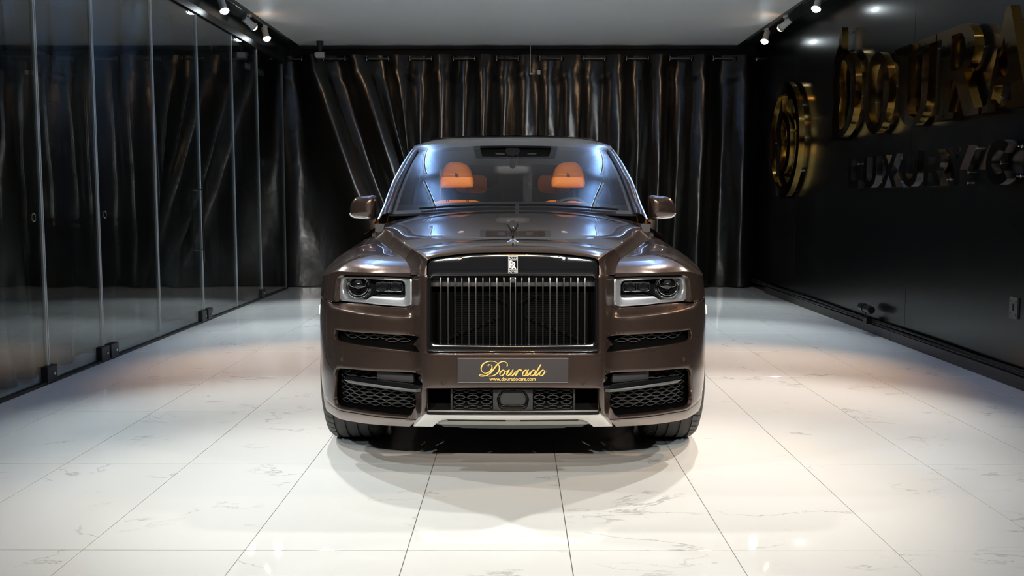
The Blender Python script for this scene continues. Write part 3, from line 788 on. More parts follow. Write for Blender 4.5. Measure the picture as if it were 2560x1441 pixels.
# ---- base surface: plan curve around the body, shaped over height
_plan = [(0,4.40),(.20,4.403),(.34,4.410),(.388,4.418),(.406,4.430),(.452,4.502),(.475,4.512),(.60,4.532),(.70,4.562),(.78,4.605),(.85,4.67),(.90,4.745),(.93,4.81),(.957,4.9),(.972,5.0),(.985,5.1),(1.0,5.25),(1.006,5.4),(1.006,6.0),(1.0,7.0),(1.0,8.0),(1.0,8.8),(.985,9.2),(.95,9.45),(.86,9.62),(.6,9.70),(0,9.73)]
_px = np.array([p[0] for p in _plan]); _py = np.array([p[1] for p in _plan])
_tt = np.concatenate([[0], np.cumsum(np.hypot(np.diff(_px), np.diff(_py)))])
_fx, _fy = pchip(_tt, _px), pchip(_tt, _py)
TMAX = _tt[-1]
_td = np.linspace(0, TMAX, 9000); _xd, _yd = _fx(_td), _fy(_td)
def t_of_y(y):        # side part
    k = (_td > _tt[10]) & (_td < _tt[22]); return float(np.interp(y, _yd[k], _td[k]))
def t_of_x(x):        # front part
    k = _td < _tt[16]; return float(np.interp(x, _xd[k], _td[k]))
def ramp(x, a, b, r):
    """0 to 1 between a and b with softened corners of half-width r"""
    x = np.asarray(x, float); k = 1.0/(b-a)
    sp = lambda d: np.where(d < -r, 0.0, np.where(d > r, d, (d+r)**2/(4*r)))
    return k*(sp(x-a)-sp(x-b))
def shelf_z(x): return 0.736+0.022*np.clip((x-0.46)/0.4, 0, 1)
def S(t, z, mode='bumper'):
    t = np.asarray(t, float); z = np.asarray(z, float); sg = np.where(t < 0, -1.0, 1.0); t = np.abs(t)
    x = np.interp(t, _td, _xd); y = np.interp(t, _td, _yd); xo = x
    front = 1-sstep(4.7, 5.3, y); rear = sstep(9.0, 9.6, y)
    y = y+front*(0.030*np.clip(z-0.70, 0, 1)+0.30*np.clip(0.47-z, 0, 1)**1.6)
    y = y-rear*0.5*np.clip(z-0.9, 0, 1)
    side = sstep(0.80, 0.97, x)
    x = x*(1-side*(0.24*np.clip(z-0.62, 0, 1)**2+0.16*np.clip(0.50-z, 0, 1)**2))
    w = sstep(0.425, 0.50, xo)*(1-sstep(0.845, 0.905, xo))*(t < 2.5)
    zs = shelf_z(xo)
    if mode == 'bumper': y = y+w*0.046*ramp(z, zs, zs+0.032, 0.006)     # shelf under the headlights
    elif mode == 'bay': y = y+w*0.046
    elif mode == 'brow': y = y+w*0.008
    return np.stack([x*sg, y, z], -1)
def Sbay(t, z): return S(t, z, 'bay')
def Sbrow(t, z): return S(t, z, 'brow')
def inv(u, v, mode='bumper'):
    """pixel (left half) -> (t, z) on the body surface"""
    r, i = rayv(v); k = _td < _tt[16]; t = _td[k]; z = CH+r*_yd[k]
    for _ in range(6):
        p = S(t, z, mode); z = CH+r*p[:, 1]
    g = p[:, 0]-(1282-u)/F*i*p[:, 1]
    idx = np.argmax(g >= 0) if (g >= 0).any() else len(g)-1
    return (float(t[idx]), float(z[idx]))
def I(*pts, mode='bumper'): return [inv(u, v, mode) for u, v in pts]
def mirr(L): return [(-t, z) for t, z in reversed(L)]
AX, AZ, AR = 5.30, 0.385, 0.435      # front axle y, z, arch radius
RX = 8.58
def arch_y(z, ax=AX, s=-1): return ax+s*math.sqrt(max(AR**2-(z-AZ)**2, 0))

# ---- bumper
lip_top = I((836, 1019), (847, 1026), (889, 1033.5), (960, 1044.5), (1041, 1051.5))
zt_side = 0.800
side_b = [(t_of_y(arch_y(z)), z) for z in np.linspace(0.30, zt_side, 10)]       # wheel arch front edge
lip_side_z = side_b[0][1]
notch = [(t_of_y(4.80), 0.312), (t_of_y(4.79), 0.305)]
half = []
half += [(0.0, inv(1282, 884)[1])] + I((1200, 884), (1068, 884), (1066.5, 880), (1066.5, 760), (1066.5, 688.5), (1050, 688), (1028, 688))
half += I((1027.5, 700), (1027.5, 762), (1022, 768.5), (1010, 769.5), (941, 764.5), (907, 760), (856, 756.5), (838, 756.8))
half += [(t_of_y(4.90), 0.796), (t_of_y(5.05), 0.798)]
half += list(reversed(side_b[1:]))
half += [(t_of_y(arch_y(0.33)), 0.335), (t_of_y(4.815), 0.318), (t_of_y(4.80), 0.300)] + lip_top
half += I((1060, 1032), (1064.5, 1018), (1066.5, 1000), (1066.5, 972), (1200, 971)) + [(0.0, inv(1282, 971)[1])]
full = half + mirr(half)
up_slot = I((838, 825), (850, 827), (940, 835), (1046, 844.5), (1030, 861), (1047, 880.5), (1030, 879.5), (942, 869), (850, 855), (838, 850), (834.5, 840))
low_int = I((835, 940), (837, 930), (843, 923.5), (850, 922), (870, 923), (937, 928.5), (1051, 939), (1043, 945), (1055, 959), (1052, 980), (1046, 983.5), (1036, 985), (1039.5, 1005), (1036, 1018), (1028, 1036), (1018, 1042.5), (971, 1038), (878, 1024.5), (848, 1019), (838, 1012), (834, 997))
holes = [up_slot, mirr(up_slot), low_int, mirr(low_int)]
creases = []
for dz in (-0.006, 0.0, 0.006, 0.026, 0.032, 0.038):
    L = [(t, float(shelf_z(np.interp(t, _td, _xd)))+dz) for t in np.linspace(t_of_x(0.43), t_of_x(0.90), 40)]
    creases += [L, [(-a, b) for a, b in L]]
for x_ in (0.380, 0.398, 0.404, 0.409, 0.420, 0.440, 0.450, 0.456, 0.468, 0.485, 0.505):
    L = [(t_of_x(x_), z) for z in np.linspace(0.27, 0.735, 40)]
    creases += [L, [(-a, b) for a, b in L]]
    L = [(t_of_x(x_), z) for z in np.linspace(0.775, 0.95, 12)]
    creases += [L, [(-a, b) for a, b in L]]
bump = panel(full, holes, S, step=0.018, r=0.0045, thick=0.014, creases=creases, bstep=0.009)
part('front_bumper', bump, 'paint', smooth=40)

# recessed liners of the slots and intakes
def liner(loop, depth, name, m='black_plastic', step=0.05, parent=None):
    L = resample(loop, 0.03); p0 = S(L[:, 0], L[:, 1]); mb = MB()
    c = np.array([0, depth, 0.0])
    p1 = p0+np.array([0, 0.012, 0]); p2 = p0+c
    p2[:, 0] = p2[:, 0]
    mb.grid([[tuple(p) for p in p1], [tuple(p) for p in p2]], close=True)
    mb.flipped_v = None
    return mb, p2
for nm, loop, dp in (('upper_duct', up_slot, 0.07), ('side_intake_duct', low_int, 0.11)):
    for sgn in (1, -1):
        mb, p2 = liner(loop, dp, nm)
        V, Fc, _ = tri2d(loop, [], 0.06)
        pb = S(V[:, 0], V[:, 1])+np.array([0, dp-0.002, 0])
        wall = MB().add(mb.v, mb.f)
        back = MB().add([tuple(p) for p in pb], [tuple(map(int, q)) for q in Fc])
        if sgn < 0: wall, back = wall.flipped(), back.flipped()
        d = part(nm, wall, 'gloss_black', smooth=50)
        part('back_plate', back, 'void_black', d)
# honeycomb meshes
def lens_cell(w, h, n=10):
    pts = []
    for k in range(n): 
        t = 2*math.pi*k/n; c, s = math.cos(t), math.sin(t)
        pts.append((w/2*np.sign(c)*abs(c)**1.15, h/2*np.sign(s)*abs(s)**1.25))
    return pts
def mesh_grille(loop, depth, w, h, gap, shear, name, mapper=S, sgn=1, stagger=True):
    lo = np.min(loop, 0); hi = np.max(loop, 0); mb = MB(); j = 0
    zc = lo[1]
    while zc < hi[1]+h:
        off = (w+gap)/2 if (j % 2 and stagger) else 0
        tc = lo[0]-w+off
        while tc < hi[0]+w:
            zcc = zc+shear*(tc-lo[0])
            pts = np.array([(tc+a, zcc+b) for a, b in lens_cell(w, h)])
            cpt = np.array([[tc, zcc]])
            if inside(cpt, loop).all() and inside(pts, loop).mean() > 0.55:
                p3 = mapper(pts[:, 0], pts[:, 1])+np.array([0, depth, 0])
                mb.tube([tuple(q) for q in p3], 0.0016, 5, close=True)
                for dx in (1, -1):
                    bp = np.array([(tc+dx*w/2, zcc), (tc+dx*(w/2+gap), zcc)])
                    p3 = mapper(bp[:, 0], bp[:, 1])+np.array([0, depth, 0]); mb.tube([tuple(q) for q in p3], 0.0016, 5)
                bp = np.array([(tc, zcc+h/2), (tc, zcc+h/2+gap*0.9)])
                p3 = mapper(bp[:, 0], bp[:, 1])+np.array([0, depth, 0]); mb.tube([tuple(q) for q in p3], 0.0016, 5)
            tc += w+gap
        zc += (h+gap*0.6) if not stagger else (h+gap)*0.62
        j += 1
    if sgn < 0: mb = mb.flipped()
    return mb
Sf = lambda t, z: S(t, z)
slot_in = I((852, 830), (940, 837), (1026, 846), (1018, 862), (942, 853), (852, 841))
int_in = I((846, 926), (937, 932), (1034, 941), (1034, 1018), (1022, 1032), (971, 1028), (880, 1017), (848, 1012))
for sgn in (1, -1):
    part('upper_mesh', mesh_grille(slot_in, 0.050, 0.052, 0.016, 0.006, -0.02, 'm', sgn=sgn), 'mesh_plastic')
    part('lower_mesh', mesh_grille(int_in, 0.085, 0.050, 0.018, 0.006, 0.02, 'm', sgn=sgn), 'mesh_plastic')
    # blade and sensor cover inside the side intake
    bl = MB(); rows = []
    for u, v0, v1 in ((1053, 966, 980), (1040, 966, 981), (1010, 962, 978), (970, 957, 973), (930, 952, 967), (890, 946, 961), (866, 944, 956), (859, 948, 953)):
        a = S(*inv(u, v0)); b = S(*inv(u, v1)); yb = 0.022
        rows.append([a+np.array([0, yb+0.03, 0.0]), a+np.array([0, yb, 0]), b+np.array([0, yb-0.004, 0.004]), b+np.array([0, yb+0.0, -0.001]), b+np.array([0, yb+0.045, -0.004])])
    bl.grid([[tuple(p) for p in r] for r in rows], close=True)
    b2 = MB(); rows = []
    for u, v1 in ((1052, 980), (1040, 981), (1010, 978), (970, 973), (930, 967), (890, 961), (866, 956)):
        b = S(*inv(u, v1)); rows.append([b+np.array([0, 0.012, 0.010]), b+np.array([0, 0.010, 0.004]), b+np.array([0, 0.015, -0.004]), b+np.array([0, 0.05, -0.006])])
    b2.grid([[tuple(p) for p in r] for r in rows])
    cv = I((938, 932), (1030, 941), (1030, 963), (1015, 962), (938, 953))
    cvm = panel(rounded(cv, 0.004), [], lambda t, z: S(t, z)+np.array([0, 0.050, 0]), step=0.03, r=0.003, thick=0.01)
    if sgn < 0: bl, b2, cvm = bl.flipped(), b2.flipped(), cvm.flipped()
    bo_ = part('intake_blade', bl, 'gloss_black'); part('blade_trim', b2, 'blade_grey', bo_)
    part('sensor_cover', cvm, 'grey_panel')
    # painted inner corner block of the intake and parking sensor
    c3 = S(*inv(857, 899)); ps = MB().lathe([(0.0, 0.0105), (-0.004, 0.0105), (-0.004, 0.008), (-0.002, 0.0075), (-0.002, 0.001)], (c3[0]*sgn, c3[1]+0.002, c3[2]), 'y', 20)
    part('parking_sensor', ps, 'sensor_ring')
    c3 = S(*inv(1108, 958)); ps = MB().lathe([(0.0, 0.0105), (-0.004, 0.0105), (-0.004, 0.008), (-0.002, 0.0075), (-0.002, 0.001)], (c3[0]*sgn, c3[1]+0.002, c3[2]), 'y', 20)
    part('parking_sensor', ps, 'sensor_ring')

# ---- lower lip
lipb = I((1023, 1069.5), (935, 1064), (886, 1057.5), (846, 1049), (829, 1038))
lz = [(t_of_y(4.815), 0.232), (t_of_y(arch_y(0.27)), 0.265), (t_of_y(arch_y(0.325)), 0.327), (t_of_y(4.815), 0.312), (t_of_y(4.80), 0.296)]
lip = [inv(1040, 1053), inv(1023, 1069.5)] + lipb[1:] + lz + I((837, 1020.5), (847, 1027.5), (889, 1035), (960, 1046))
lipm = panel(lip, [], lambda t, z: S(t, z)+np.array([0, 0.010, 0]), step=0.02, r=0.003, thick=0.05)
part('lower_lip', lipm, 'bronze_satin'); part('lower_lip', lipm.flipped(), 'bronze_satin')

# ---- lower centre: intake, radar cover, skid plate
def flatY(Y, bow=0.0): return lambda x, z: np.stack([np.asarray(x, float), Y+bow*np.asarray(x, float)**2+0*np.asarray(z, float), np.asarray(z, float)], -1)
def Pxz(u, v, Y): p = P(u, v, Y); return (p[0], p[2])
def px(L, Y): return [Pxz(u, v, Y) for u, v in L]
def sym(L): return L+[(-a, b) for a, b in reversed(L)]
ci = MB()
x1, z0, z1 = P(1067, 1034, 4.44)[0], P(1067, 1034, 4.44)[2], P(1067, 971, 4.44)[2]
ci.grid([[(-x1, 4.43, z0), (x1, 4.43, z0), (x1, 4.43, z1), (-x1, 4.43, z1)], [(-x1, 4.62, z0+.01), (x1, 4.62, z0+.01), (x1, 4.62, z1), (-x1, 4.62, z1)]], close=True)
cd = part('centre_intake', ci, 'black_plastic', smooth=20)
part('back_plate', MB().box(-x1, x1, 4.615, 4.63, z0, z1), 'void_black', cd, smooth=None)
fm = flatY(4.475, 0.05)
cf_o = sym(px([(1126, 974), (1126, 1031), (1282, 1033)], 4.475)[:2])
fo_ = px([(1126, 974), (1126, 1029)], 4.475)
frame_o = [(fo_[0][0], fo_[0][1]), (fo_[1][0], fo_[1][1]), (-fo_[1][0], fo_[1][1]), (-fo_[0][0], fo_[0][1])]
mh = px([(1131, 976), (1131, 1026), (1232, 1027), (1232, 976)], 4.475)
rad = rounded(sym(px([(1282, 977), (1252, 977), (1241, 998), (1247, 1020), (1255, 1027), (1282, 1028)], 4.475)[1:-1]), 0.012)
part('intake_frame', panel(frame_o, [mh, [(-a, b) for a, b in reversed(mh)], rad], fm, step=0.03, r=0.003, thick=0.03), 'grey_panel')
for sgn in (1, -1):
    mmb = MB(); ax0, ax1 = sorted((mh[0][0], mh[2][0])); bz0, bz1 = sorted((mh[0][1], mh[1][1]))
    cw, chh = (ax1-ax0)/3, (bz1-bz0)/4
    for i in range(3):
        for j in range(4):
            cx, cz = ax0+(i+.5)*cw, bz0+(j+.5)*chh
            mmb.tube([(cx+a, 4.487, cz+b) for a, b in lens_cell(cw*0.86, chh*0.72, 12)], 0.0018, 5, close=True)
            if i < 2: mmb.tube([(cx+cw*0.43, 4.487, cz), (cx+cw*0.57, 4.487, cz)], 0.0018, 5)
            if j < 3: mmb.tube([(cx, 4.487, cz+chh*0.36), (cx, 4.487, cz+chh*0.64)], 0.0018, 5)
    part('centre_mesh', mmb if sgn > 0 else mmb.flipped(), 'mesh_plastic')
rad_in = rounded(sym(px([(1282, 979), (1256, 979), (1248, 998), (1251, 1014), (1258, 1017), (1282, 1018)], 4.46)[1:-1]), 0.010)
rc = part('radar_housing', panel(rad, [rad_in], flatY(4.485), step=0.02, r=0.006, thick=0.05), 'gloss_black')
part('radar_cover', panel(rad_in, [], flatY(4.478, 0.25), step=0.02, r=0.008, thick=0.03), 'grey_panel', rc)
# skid plate
sk_t = lambda Y: None
def skmap(x, z):
    x = np.asarray(x, float); z = np.asarray(z, float)
    return np.stack([x, 4.425+0.10*x**2+0.9*np.clip(0.315-z, 0, 1)*0.55, z], -1)
def SK(*L): return [Pxz(u, v, 4.46) for u, v in L]
sk = SK((1282, 1038), (1180, 1037), (1063, 1035.5), (1058, 1040), (1031, 1071), (1080, 1071.5), (1098, 1055), (1106, 1051.5), (1120, 1050), (1282, 1050))
part('skid_plate', panel(sym(sk)[0:0]+[p for p in sk]+[(-a, b) for a, b in reversed(sk)][1:-1], [], skmap, step=0.025, r=0.005, thick=0.03), 'skid_silver')
sg_ = SK((1282, 1049.5), (1119, 1049.5), (1105, 1051), (1096, 1055), (1088, 1066), (1282, 1067.5))
def sgmap(x, z):
    p = skmap(x, z); p[..., 1] += 0.018; return p
part('skid_insert', panel([p for p in sg_]+[(-a, b) for a, b in reversed(sg_)][1:-1], [], sgmap, step=0.03, r=0.003, thick=0.03), 'skid_grey')
sl = MB()
for s_ in (1, -1):
    for v in (1052, 1054.5):
        a = SK((1116 if v < 1053 else 1119, v))[0]; b = SK((1264, v))[0]
        pts = [sgmap(a[0]+(b[0]-a[0])*k/8, a[1]+(b[1]-a[1])*k/8) for k in range(9)]
        sl.tube([(p[0]*s_, p[1]-0.001, p[2]) for p in pts], 0.0014, 5)
part('skid_groove', sl, 'void_black')
sd = SK((1282, 1067), (1090, 1066), (1093, 1070), (1109, 1078), (1146, 1078), (1152, 1080), (1282, 1081))
def sdmap(x, z):
    p = skmap(x, z); p[..., 1] += 0.05; return p
part('air_dam', panel([p for p in sd]+[(-a, b) for a, b in reversed(sd)][1:-1], [], sdmap, step=0.03, r=0.003, thick=0.02), 'skid_dark')

# ---- number plate
pb_ = [Pxz(u, v, 4.39) for u, v in ((1143.5, 897), (1143.5, 956.5))]
hx = pb_[0][0]; pz1, pz0 = pb_[0][1], pb_[1][1]; pzc = (pz0+pz1)/2; PYY = 4.388
pm = panel(rounded([(-hx, pz0), (hx, pz0), (hx, pz1), (-hx, pz1)], 0.003), [], flatY(PYY), step=0.2, r=0.0, thick=0.012)
plate = part('number_plate', pm, 'plate_black', smooth=30)
fr2 = MB(); fr2.tube([(-hx, PYY-0.001, pz0), (hx, PYY-0.001, pz0), (hx, PYY-0.001, pz1), (-hx, PYY-0.001, pz1)], 0.0011, 6, close=True)
part('plate_frame', fr2, 'chrome', plate, 'thin bright plate edge')
SX = 0.0
def pl_pt(cx, cy):            # crop coordinates of the close view -> plate plane
    u, v = 1120+cx/8.0, 880+cy/8.0
    r, i = rayv(v); Y = PYY; return np.array(((u-1282)/F*i*Y, CH+r*Y))
def catmull(pts, n=7):
    pts = [np.array(p, float) for p in pts]; Q = [2*pts[0]-pts[1]]+pts+[2*pts[-1]-pts[-2]]; out = []
    for i in range(1, len(Q)-2):
        p0, p1, p2, p3 = Q[i-1:i+3]
        for k in range(n):
            t = k/n; out.append(0.5*((2*p1)+(-p0+p2)*t+(2*p0-5*p1+4*p2-p3)*t*t+(-p0+3*p1-3*p2+p3)*t**3))
    out.append(pts[-1]); return out
script = MB()
def stroke(pts, wmin=7, wmax=32, ends=True):
    c = catmull(pts); n = len(c); L = []; R = []
    for i in range(n):
        d = c[min(i+1, n-1)]-c[max(i-1, 0)]; d = d/max(np.hypot(*d), 1e-6)
        k = abs(d[0]*(-0.50)+d[1]*0.866)
        w = (wmin+(wmax-wmin)*k**2.2)/2
        if ends: w *= 0.55+0.45*min(1, min(i, n-1-i)/4)
        nn = np.array((-d[1], d[0])); L.append(c[i]+nn*w); R.append(c[i]-nn*w)
    rows = [[(p[0], PYY-0.0016, p[1]) for p in map(lambda q: pl_pt(*q), S_)] for S_ in (L, R)]
    script.grid(rows)
stroke([(812,290),(800,275),(818,258),(850,262),(876,290),(874,335),(842,385),(792,420),(735,428),(685,400),(660,345),(672,285),(715,232),(785,198),(860,188),(930,197),(985,228),(1018,285),(1024,345),(1005,400),(960,445),(905,475),(840,486),(770,480),(700,468),(650,462),(628,472),(650,488),(720,485),(790,462),(845,425),(890,375),(930,320),(965,275),(1010,232),(1060,203),(1115,195),(1160,212),(1184,250),(1176,294)], 9, 26)
def o_let(cx): 
    stroke([(cx+50, 372),(cx+25, 362),(cx-12, 385),(cx-42, 425),(cx-44, 462),(cx-18, 478),(cx+18, 462),(cx+48, 420),(cx+56, 388),(cx+48, 370)], 8, 26)
o_let(1080); stroke([(1130,372),(1150,392),(1180,385),(1205,362)], 6, 12)
stroke([(1225,352),(1190,412),(1170,455),(1188,478),(1222,460),(1262,415),(1300,352)], 8, 30); stroke([(1302,352),(1268,415),(1250,460),(1272,478),(1310,452),(1350,400)], 8, 30)
stroke([(1345,478),(1372,430),(1398,385),(1420,352)], 8, 30); stroke([(1380,415),(1410,375),(1438,352),(1460,360),(1452,385)], 8, 26); stroke([(1345,405),(1372,380),(1400,362)],6,12)
o_let(1535); stroke([(1608,352),(1572,415),(1552,458),(1572,478),(1610,455),(1650,405)], 8, 30)
o_let(1690); stroke([(1855,250),(1810,330),(1765,405),(1732,458),(1752,478),(1795,452),(1822,420)], 8, 30); stroke([(1862,250),(1820,330),(1775,405)],6,16)
o_let(1875); stroke([(1922,385),(1940,412),(1965,398)], 6, 12)
part('script_lettering', script, 'plate_gold', plate, 'gold script word on the plate', weld=False, recalc=False)
tv, tf = text_mesh('www.douradocars.com', 1.0, 0.012)
xs_ = [p[0] for p in tv]; a = pl_pt(835, 545); b = pl_pt(1757, 545); sc_ = (b[0]-a[0])/(max(xs_)-min(xs_)); zc_ = pl_pt(1290, 548)
tm = MB().add([(zc_[0]+p[0]*sc_, PYY-0.0016, zc_[1]+p[1]*sc_*1.05) for p in tv], tf)
part('address_lettering', tm, 'plate_gold', plate, 'gold web address on the plate', smooth=None)

# ---- grille
GY = 4.425
def gmap(Y0): return lambda x, z: np.stack([np.asarray(x, float), Y0+0.035*np.asarray(x, float)**2+0.06*np.clip(np.asarray(z, float)-0.6, 0, 1), np.asarray(z, float)], -1)
def G(*L): return [Pxz(u, v, 4.45) for u, v in L]
go = G((1282, 632.5), (1240, 633), (1180, 635.8), (1113, 643), (1085, 647), (1075, 651), (1070.5, 657), (1068.5, 666), (1067.5, 760), (1067.5, 876), (1072, 881.5), (1282, 882.5))
gi = G((1282, 688.5), (1085, 689), (1079, 691), (1077, 697), (1077, 760), (1078, 852), (1086, 859), (1282, 861))
grf = part('grille_surround', panel(go+[(-a, b) for a, b in reversed(go)][1:-1], [gi+[(-a, b) for a, b in reversed(gi)][1:-1]], gmap(GY), step=0.022, r=0.010, thick=0.07), 'gloss_black')
# bright rim of the opening
rim = MB(); rp_ = rounded(G((1080, 862), (1079, 695), (1084, 688.5), (1282, 688))[:3], 0.002)
top = [(x, GY+0.035*x*x+0.06*(z-0.6)-0.001, z) for x, z in G((1076.5, 700), (1076.5, 694), (1080, 689.5), (1088, 688.3), (1140, 688), (1210, 687.7), (1282, 687.5))]
rim.tube(top+[(-a, b, c) for a, b, c in reversed(top)][1:], 0.0022, 6)
part('opening_rim', rim, 'dark_chrome', grf)
sill = MB()
a0, a1 = P(1084, 861, 4.5), P(1071, 881, 4.44)
sill.grid([[(-a0[0], 4.53, a0[2]+0.002), (a0[0], 4.53, a0[2]+0.002)], [(-a0[0]-0.005, 4.46, a0[2]-0.012), (a0[0]+0.005, 4.46, a0[2]-0.012)], [(-a1[0], 4.428, a1[2]+0.006), (a1[0], 4.428, a1[2]+0.006)]])
part('grille_sill', sill, 'gloss_black', grf)
sl_px = [6.4, 22.6, 40.2, 57.7, 75.3, 92.9, 110.6, 128.0, 145.6, 163.0, 181.0]
zt_, zb_ = P(1282, 689, 4.46)[2], P(1282, 862, 4.48)[2]
base_slat = None
def slat_mesh():
    rows = []
    for z, yo in [(zt_+0.012, 0.012), (zt_-0.004, 0.006), (zt_-0.02, 0.002), (zt_-0.06, 0.0)]+[(zt_-0.06-(zt_-0.06-zb_)*k/5, 0.0) for k in range(1, 6)]:
        y = 4.448+0.06*max(z-0.6, 0)+yo
        rows.append([(-0.0036, y+0.006, z), (-0.0031, y+0.0025, z), (-0.0015, y+0.0004, z), (0.0015, y+0.0004, z), (0.0031, y+0.0025, z), (0.0036, y+0.006, z), (0.0026, y+0.045, z), (-0.0026, y+0.045, z)])
    return MB().grid(rows, close=True)
for s_ in (1, -1):
    for q in sl_px:
        x = s_*q/F*4.47
        if base_slat is None:
            base_slat = obj('slat', slat_mesh(), 'slat_black', grf, origin=CO); o = base_slat
        else:
            o = base_slat.copy(); COL.objects.link(o)
        o.location = (x, 0.035*x*x, 0); o.rotation_euler = (0, 0, 0)
rb = MB().box(-0.38, 0.38, 4.60, 4.61, 0.58, 0.96)
core = part('radiator', rb, 'void_black', smooth=None)
for x0 in (-0.27, 0.06):
    fin = MB().box(x0-0.002, x0, 4.593, 4.600, 0.613, 0.840)
    for k in range(26): fin.box(x0-0.001, x0+0.21, 4.594, 4.600, 0.615+k*0.0085, 0.618+k*0.0085)
    part('radiator_fins', fin, 'fin_black', core, smooth=None)
st_ = MB()
for s_ in (1, -1):
    st_.tube([(s_*0.06, 4.56, 0.735), (s_*0.32, 4.56, 0.625)], 0.003, 8); st_.tube([(s_*0.03, 4.56, 0.80), (s_*0.12, 4.56, 0.84)], 0.003, 8)
part('brace', st_, 'fin_black', core)
part('cross_member', MB().box(-0.37, 0.37, 4.53, 4.56, 0.875, 0.94), 'grey_panel', core, smooth=None, bevel=0.006)
cmz = P(1282, 700, 4.44)[2]
cm = part('front_camera', MB().lathe([(0, 0.012), (-0.02, 0.012), (-0.022, 0.009), (-0.024, 0.009), (-0.020, 0.006), (-0.020, 0.001)], (0, 4.462, cmz), 'y', 20), 'grey_panel')
# badge
bw = 0.0205; bz0, bz1 = P(1282, 683.5, 4.43)[2], P(1282, 642, 4.43)[2]; byy = 4.434; bzc = (bz0+bz1)/2
bd = part('badge', panel(rounded([(-bw, bz0), (bw, bz0), (bw, bz1), (-bw, bz1)], 0.002), [], flatY(byy), step=0.2, r=0, thick=0.006), 'gloss_black')
bf = MB()
for zz_ in (bz0, bz1, bz0+0.016, bz1-0.016): bf.tube([(-bw, byy-0.001, zz_), (bw, byy-0.001, zz_)], 0.0011, 6)
for xx_ in (-bw, bw): bf.tube([(xx_, byy-0.001, bz0), (xx_, byy-0.001, bz1)], 0.0011, 6)
part('badge_frame', bf, 'badge_silver', bd)
bt = MB()
def put(txt, cx, cz, wd, ht, bold=0.0):
    v, f = text_mesh(txt, 1.0, bold); x0_, x1_ = min(p[0] for p in v), max(p[0] for p in v); y0_, y1_ = min(p[1] for p in v), max(p[1] for p in v)
    bt.add([(cx+(p[0]-(x0_+x1_)/2)/(x1_-x0_)*wd, byy-0.0015, cz+(p[1]-(y0_+y1_)/2)/(y1_-y0_)*ht) for p in v], f)
put('ROLLS', 0, bz1-0.008, 0.034, 0.009, 0.02); put('ROYCE', 0, bz0+0.008, 0.034, 0.009, 0.02)
put('R', -0.005, bzc+0.002, 0.022, 0.034, 0.03); put('R', 0.005, bzc-0.003, 0.022, 0.034, 0.03)
part('badge_letters', bt, 'badge_silver', bd, 'bright badge letters', smooth=None)

# ---- ridges of the bonnet
up_r = [(1053,686.6,4.446),(1052,657.7,4.47),(1049.8,646.6,4.50),(1043,635.5,4.56),(1028.7,622.5,4.70),(1002,602,5.0),(980,586,5.35),(968.7,575,5.6),(956,566,5.85),(945,559,6.2)]
lo_r = [(1027,688,4.520),(1021,664.4,4.60),(1013,650,4.70),(1002,641,4.80),(986.5,632,4.95),(966.5,616.6,5.2),(953,605.5,5.45),(935,587,5.85),(922,576,6.2)]
UR = np.array([P(*p) for p in up_r]); LR = np.array([P(*p) for p in lo_r])
urx, urz = pchip(UR[:, 1], UR[:, 0]), pchip(UR[:, 1], UR[:, 2]); lrx, lrz = pchip(LR[:, 1], LR[:, 0]), pchip(LR[:, 1], LR[:, 2])
hzc = pchip([4.60, 4.72, 4.9, 5.3, 5.7, 6.05, 6.3], [1.071, 1.0866, 1.105, 1.146, 1.184, 1.212, 1.225])
def hood_row(Y):
    xr, zr, xl, zl, zc = float(urx(Y)), float(urz(Y)), float(lrx(Y)), float(lrz(Y)), float(hzc(Y)); row = []
    for w in np.linspace(0, 1, 22):
        wy = Y+0.16*w*w*sstep(5.6, 6.1, Y)
        row.append((xr*w, wy, zc-(zc-zr)*w**2.4-0.0*w))
    wy = Y+0.16*float(sstep(5.6, 6.1, Y)); n = 7
    for k in range(1, n):                       # flank of the bonnet
        s = k/(n-1); sx = s**1.25; row.append((xr+(xl-xr)*sx, wy, zr+(zl-zr)*s**0.85))
    row[21] = (row[21][0]-0.004, row[21][1], row[21][2]-0.0015)
    return row
hr = [hood_row(y) for y in np.linspace(4.705, 6.06, 40)]
hm = MB().grid(hr); hm.mirror()
part('bonnet', hm, 'paint', smooth=60)
# nose cap in front of the bonnet shut line
gh = [((1282,630.5,4.44),(1282,597.5,4.70)), ((1180,633,4.44),(1170,600,4.70)), ((1113,640,4.44),(1095,607,4.70)), ((1088,643.2,4.44),(1055,615,4.70)), ((1076,646.6,4.44),(1028.7,622.5,4.698)),
      ((1069,651,4.44),(1036,628.5,4.62)), ((1067,656,4.44),(1043,635.5,4.56)), ((1066.5,664,4.44),(1049.8,646.6,4.50)), ((1066.5,675,4.437),(1052,660,4.468)), ((1066.5,687.5,4.430),(1053,687.5,4.440))]
Gp = np.array([P(*g) for g, h in gh]); Hp = np.array([P(*h) for g, h in gh])
for i in range(5):
    zx = Hp[i]; xr, zr, zc = float(urx(4.7)), float(urz(4.7)), float(hzc(4.7)); w = min(abs(zx[0])/xr, 1); Hp[i][2] = zc-(zc-zr)*w**2.4
tpar = np.linspace(0, 1, len(gh)); tq = np.linspace(0, 1, 64)
Gi = np.stack([pchip(tpar, Gp[:, k])(tq) for k in range(3)], 1); Hi = np.stack([pchip(tpar, Hp[:, k])(tq) for k in range(3)], 1)
rows = []
for g, h in zip(Gi, Hi):
    wgt = float(sstep(4.46, 4.60, h[1]))
    c = np.array([g[0]+(h[0]-g[0])*0.30, g[1]-0.004+0.012*wgt, g[2]+(h[2]-g[2])*(0.35+0.42*wgt)])
    r_ = [g+np.array([0, 0.035, -0.004]), g+np.array([0, 0.004, -0.0015])]
    for s in np.linspace(0, 1, 12): r_.append((1-s)**2*g+2*s*(1-s)*c+s*s*h)
    rows.append([tuple(p) for p in r_])
